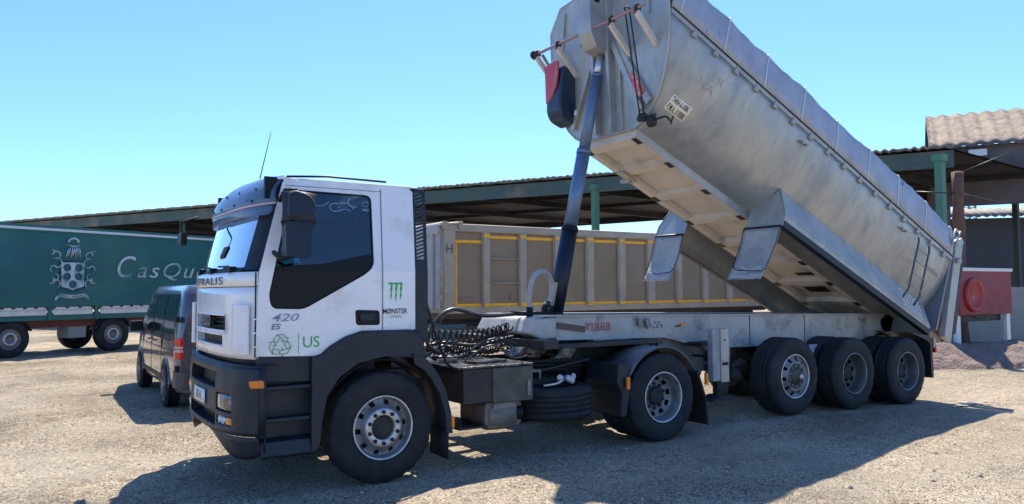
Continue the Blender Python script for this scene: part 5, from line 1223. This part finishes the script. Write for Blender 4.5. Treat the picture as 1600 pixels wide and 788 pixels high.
# near eave from far left to near right through measured points
EL = Vector((-22., 82.5, 6)); ER = Vector((20.956+2.4, 3.994-4.6, 6))
EL = Vector((15.677, 13.474, 6))+Vector((-.5025, .8646, 0))*72; ER = Vector((20.956, 3.994, 6))
BL = Vector((31.116, 31.65, 6))+Vector((-.52, 1, 0))*46; BR = Vector((32.6, 9.3, 6))+Vector((.3, -4.0, 0))
SH = thing('open_shed', (20, 14, 0), 'long open-sided shed with corrugated roof edge and green steel beams in the background', 'shed')
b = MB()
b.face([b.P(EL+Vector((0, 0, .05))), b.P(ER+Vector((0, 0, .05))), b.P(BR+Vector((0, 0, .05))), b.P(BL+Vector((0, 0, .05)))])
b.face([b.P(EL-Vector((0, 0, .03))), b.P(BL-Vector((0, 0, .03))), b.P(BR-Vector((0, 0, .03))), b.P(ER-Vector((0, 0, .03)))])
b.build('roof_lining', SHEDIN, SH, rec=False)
# corrugated sheet: waves along the eave, thin overhang
dirE = (EL-ER).normalized(); inn = Vector((-dirE.y, dirE.x, 0));  inn = inn if inn.x > 0 else -inn
LE = (EL-ER).length; n = 700
b = MB()
rowA = []; rowB = []; rowC = []
for k in range(n+1):
    s = LE*k/n; wv = .045*math.cos(2*math.pi*s/.27); p = ER+dirE*s
    rowA.append(b.P(p-inn*.35+Vector((0, 0, .10+wv)))); rowB.append(b.P(p+inn*3.0+Vector((0, 0, .30+wv)))); 
for k in range(n): b.face((rowA[k], rowA[k+1], rowB[k+1], rowB[k]), True)
b.build('corrugated_roof', FIBRE, SH, solid=.05)
b = MB(); b.bar(ER+Vector((0, 0, -.26)), EL+Vector((0, 0, -.26)), .16, .52); b.build('eave_beam', SHEDG, SH)
b = MB(); b.bar(BR+Vector((0, 0, -.2)), BL+Vector((0, 0, -.2)), .2, .35)
for k in range(14):
    p = ER+dirE*(3+k*5); q = BR+(BL-BR).normalized()*(3+k*5.0); b.bar(p+Vector((0, 0, -.2)), q+Vector((0, 0, -.2)), .14, .26)
for t in (.3, .6): b.bar(ER.lerp(BR, t)+Vector((0, 0, -.1)), EL.lerp(BL, t)+Vector((0, 0, -.1)), .12, .16)
b.build('roof_beams', mat('dark_purlin', (.02, .02, .026), .8, 0, (.04, .036, .038), 2, (.45, .7)), SH)
for p in ((15.1, 14.1), (19.94, 3.9), (4.13, 35.0), (9.6, 24.6), (23.0, 0.2)):
    b = MB(); b.box(p[0]-.11, p[0]+.11, p[1]-.11, p[1]+.11, 0, 5.75); b.box(p[0]-.16, p[0]+.16, p[1]-.16, p[1]+.16, 5.55, 5.75); b.build('post', mat('post_green', (.07, .24, .15), .55, 0, (.10, .22, .15), 2, (.4, .7)), SH)
for k in range(9):
    q = BR+(BL-BR).normalized()*(2+k*8.0); b = MB(); b.box(q.x-.1, q.x+.1, q.y-.1, q.y+.1, 0, 5.8); b.build('post', mat('post_dark', (.06, .07, .07), .7), SH)
b = MB(); b.tube([(18.5, 6.4, 5.9), (18.5, 6.4, 5.15)], .015, 5); b.lathe([(0, -.16), (.06, -.14), (.07, 0), (.03, .1), (0, .1)], (18.5, 6.4, 5.1), 'z', 14); b.build('hanging_lamp', CLEAR, SH)
# gabled roof to the right
GB = thing('gabled_building', (28, 6, 0), 'taller building with a tiled fibre-cement gable roof rising behind the right end of the shed', 'building')
g0 = Vector((29., 9., 8.9)); gd = Vector((.503, -.864, 0)); gn = Vector((-.864, -.503, 0))
b = MB()
def gt(u, v):      # along the ridge, down the slope
    row = v*5; st = (row-math.floor(row))
    return g0+gd*u+gn*(2.9*v)+Vector((0, 0, -1.75*v+.05*math.cos(2*math.pi*u/.52)-.05*st*0+(.07*(1-st))))
vs = []
for k in range(5): vs += [k/5+.001, (k+1)/5-.001]
b.grid(gt, lin(-.1, 16, 240), vs); b.build('gable_roof', mat('weathered_tile_sheet', (.20, .17, .145), .9, 0, (.10, .085, .075), 2.2, (.35, .65), dirt=(.06, .05, .05), dscale=5, dmix=(.52, .68)), GB, solid=.04)
b = MB(); b.face([b.P(g0+Vector((0, 0, -.08))), b.P(g0+gn*2.7+Vector((0, 0, -1.7))), b.P(g0+gn*2.7+Vector((0, 0, -4.5))), b.P(g0-gn*2.7+Vector((0, 0, -4.5))), b.P(g0-gn*2.7+Vector((0, 0, -1.7)))])
q0 = g0+gn*2.6; q1 = q0+gd*16
b.face([b.P(q0+Vector((0, 0, -1.7))), b.P(q1+Vector((0, 0, -1.7))), b.P(q1+Vector((0, 0, -4.0))), b.P(q0+Vector((0, 0, -4.0)))])
b.build('gable_wall', mat('dark_gable_boards', (.10, .085, .09), .8, 0, (.15, .13, .13), 1.5, (.4, .7)), GB, solid=.08)
b = MB(); b.bar(g0+gd*-.05+Vector((0, 0, .02)), g0+gn*3.0+gd*-.05+Vector((0, 0, -1.80)), .08, .16); b.bar(g0+gd*-.05+Vector((0, 0, .02)), g0-gn*3.0+gd*-.05+Vector((0, 0, -1.80)), .08, .16)
b.bar(g0+gn*.9+gd*-.1+Vector((0, 0, -.5)), g0+gn*1.6+gd*-.1+Vector((0, 0, -2.2)), .05, .05); b.build('barge_board', MATS['dark_purlin'], GB)
b = MB()
for u in (.4, 8, 15.5):
    for w_ in (-2.4, 2.4): q = g0+gd*u+gn*w_; b.box(q.x-.12, q.x+.12, q.y-.12, q.y+.12, 0, 7.0)
b.build('building_posts', MATS['post_dark'], GB)
b = MB(); b.bar(g0+gn*2.75+gd*1.2+Vector((0, 0, -2.0)), g0+gn*2.75+gd*1.8+Vector((0, 0, -2.0)), .05, .25); b.build('pale_sign', TXW, GB)
# rusty post
b = MB(); pts = [(17.1+.03*math.sin(k*1.7), 2.0+.02*math.cos(k*2.1), z) for k, z in enumerate(lin(0, 4.75, 12))]
b.tube(pts, [.13+.015*math.sin(k*2.3) for k in range(13)], 12); tag(b.build('rusty_post', RUST), 'rough brown rusty post standing between the green shed post and red tank', 'post')
b = MB(); b.tube([(17.2, 2, 4.2), (18.8, 1.8, 4.05)], .02, 5); b.tube([(16.2, 2.6, 4.25), (17.0, 2.0, 4.2)], .02, 5); b.tube([(17.1, 2, 4.7), (19.2, 1.0, 5.6)], .015, 5)
tag(b.build('cable_bundle', TXK), 'thin dark cables strung from the rusty post', 'cable')
# low grey roofed building
LB = thing('low_building', (38, 12, 0), 'low building with a pale corrugated roof seen under the shed at the far right', 'building')
b = MB(); b.grid(lambda u, v: (33.5+u-v*.4, 14.5-u*1.0-v*1.0+0*v, 5.25+.45*(1-v)+.04*math.cos(u*24)), lin(-3, 14, 420), [0, 1]); b.build('pale_corrugated_roof', FIBRE, LB, solid=.05)
b = MB(); b.bar((31.0, 16.6, 2.6), (47.0, .6, 2.6), .3, 5.2); b.build('shaded_wall', mat('blue_grey_wall', (.07, .08, .10), .8), LB)  # dark blue-grey wall below the pale roof
# lattice tower
LT = thing('lattice_tower', (75, 30, 0), 'distant steel lattice tower glimpsed under the shed roof at the right', 'tower')
b = MB(); cx, cy, hw = 75.0, 30.0, .75
for sx in (-1, 1):
    for sy in (-1, 1): b.tube([(cx+sx*hw, cy+sy*hw, 0), (cx+sx*hw*.8, cy+sy*hw*.8, 13.5)], .07, 4)
z = 0; k = 0
while z < 13:
    for sx, sy, tx, ty in ((-1, -1, 1, -1), (1, -1, 1, 1), (1, 1, -1, 1), (-1, 1, -1, -1)):
        f = 1-.2*z/13.5; b.tube([(cx+sx*hw*f, cy+sy*hw*f, z), (cx+tx*hw*f, cy+ty*hw*f, z+1.2)], .04, 4); b.tube([(cx+tx*hw*f, cy+ty*hw*f, z), (cx+sx*hw*f, cy+sy*hw*f, z+1.2)], .04, 4); b.tube([(cx+sx*hw*f, cy+sy*hw*f, z), (cx+tx*hw*f, cy+ty*hw*f, z)], .04, 4)
    z += 1.2
b.build('lattice_frame', mat('tower_blue_grey', (.16, .2, .26), .6), LT)
# red tank
TK = thing('red_tank', (17.2, 1.2, 0), 'red painted tank on white legs with a round cover on its side', 'tank')
b = MB(); b.prism(rounded([(16.0, 1.12), (18.6, 1.12), (18.6, 2.26), (16.0, 2.26)], .03, 2), 1.5, 3.2); b.build('tank_body', REDP, TK, bevel=.03)
b = MB(); b.box(15.98, 18.62, 1.47, 1.5, 2.20, 2.28); b.build('pale_top_edge', TRIB, TK)
b = MB(); b.lathe([(.0, -.02), (.30, -.02), (.33, -.07), (.40, -.07), (.42, -.03), (.42, 0)], (16.62, 1.49, 1.62), 'y', 36); b.build('red_round_cover', mat('brighter_red', (.36, .035, .035), .45), TK)
b = MB(); b.box(16.2, 18.4, 1.7, 1.9, .95, 1.13); b.box(16.2, 18.4, 2.8, 3.0, .95, 1.13); b.tube([(16.3, 1.4, 1.12), (16.8, 1.4, 1.0), (17.3, 1.4, 1.1)], .02, 6); b.build('tank_frame', DGREY, TK)
for xx, yy in ((16.02, 1.6), (18.5, 1.6), (16.02, 3.1), (18.5, 3.1)):
    b = MB(); b.box(xx-.09, xx+.09, yy-.04, yy+.04, -.02, 1.13); b.build('white_leg', TXW, TK)
# wall
b = MB(); b.bar((20.0, 9.5, .9), (27.0, 1.0, .9), .25, 1.8); b.bar((27.0, 1.0, .9), (33.0, -6.3, .9), .25, 1.8)
tag(b.build('beige_wall', WALLB), 'low beige rendered wall behind the gravel heap at the right', 'wall')
# heap
b = MB()
def hf(u, v):
    p = Vector((11.6, 2.6, 0)).lerp(Vector((18.6, -1.6, 0)), u); q = Vector((.515, .857, 0))*(2.6*v)
    h = math.sin(math.pi*v)**.8*(.50+.25*noise.noise(Vector((u*6, v*3, 0))))*min(1, u*8, (1-u)*8)+.08*noise.noise(Vector((u*40, v*14, 1)))
    return (p.x+q.x, p.y+q.y, max(-.05, h)-.03)
b.grid(hf, lin(0, 1, 90), lin(0, 1, 30)); tag(b.build('gravel_heap', HEAP), 'long brown heap of gravel below the beige wall at the right', 'heap')
# stray white patch on the ground
b = MB(); rnd = random.Random(9)
for k in range(60):
    x, y = 9.55+rnd.gauss(0, .28), -1.72+rnd.gauss(0, .07); r_ = rnd.uniform(.015, .06)
    i = [b.P((x+r_*1.5*math.cos(a)*rnd.uniform(.6, 1.2), y+r_*math.sin(a)*rnd.uniform(.6, 1.2), gz(x, y)+.016)) for a in [q*1.05 for q in range(6)]]; b.face(i)
tag(b.build('chalky_spill', mat('chalk_white', (.36, .33, .28), .95), rec=False), 'pale chalky spill on the shaded gravel by the last trailer wheel', 'spill', kind='stuff')
# no buildings stand behind the camera
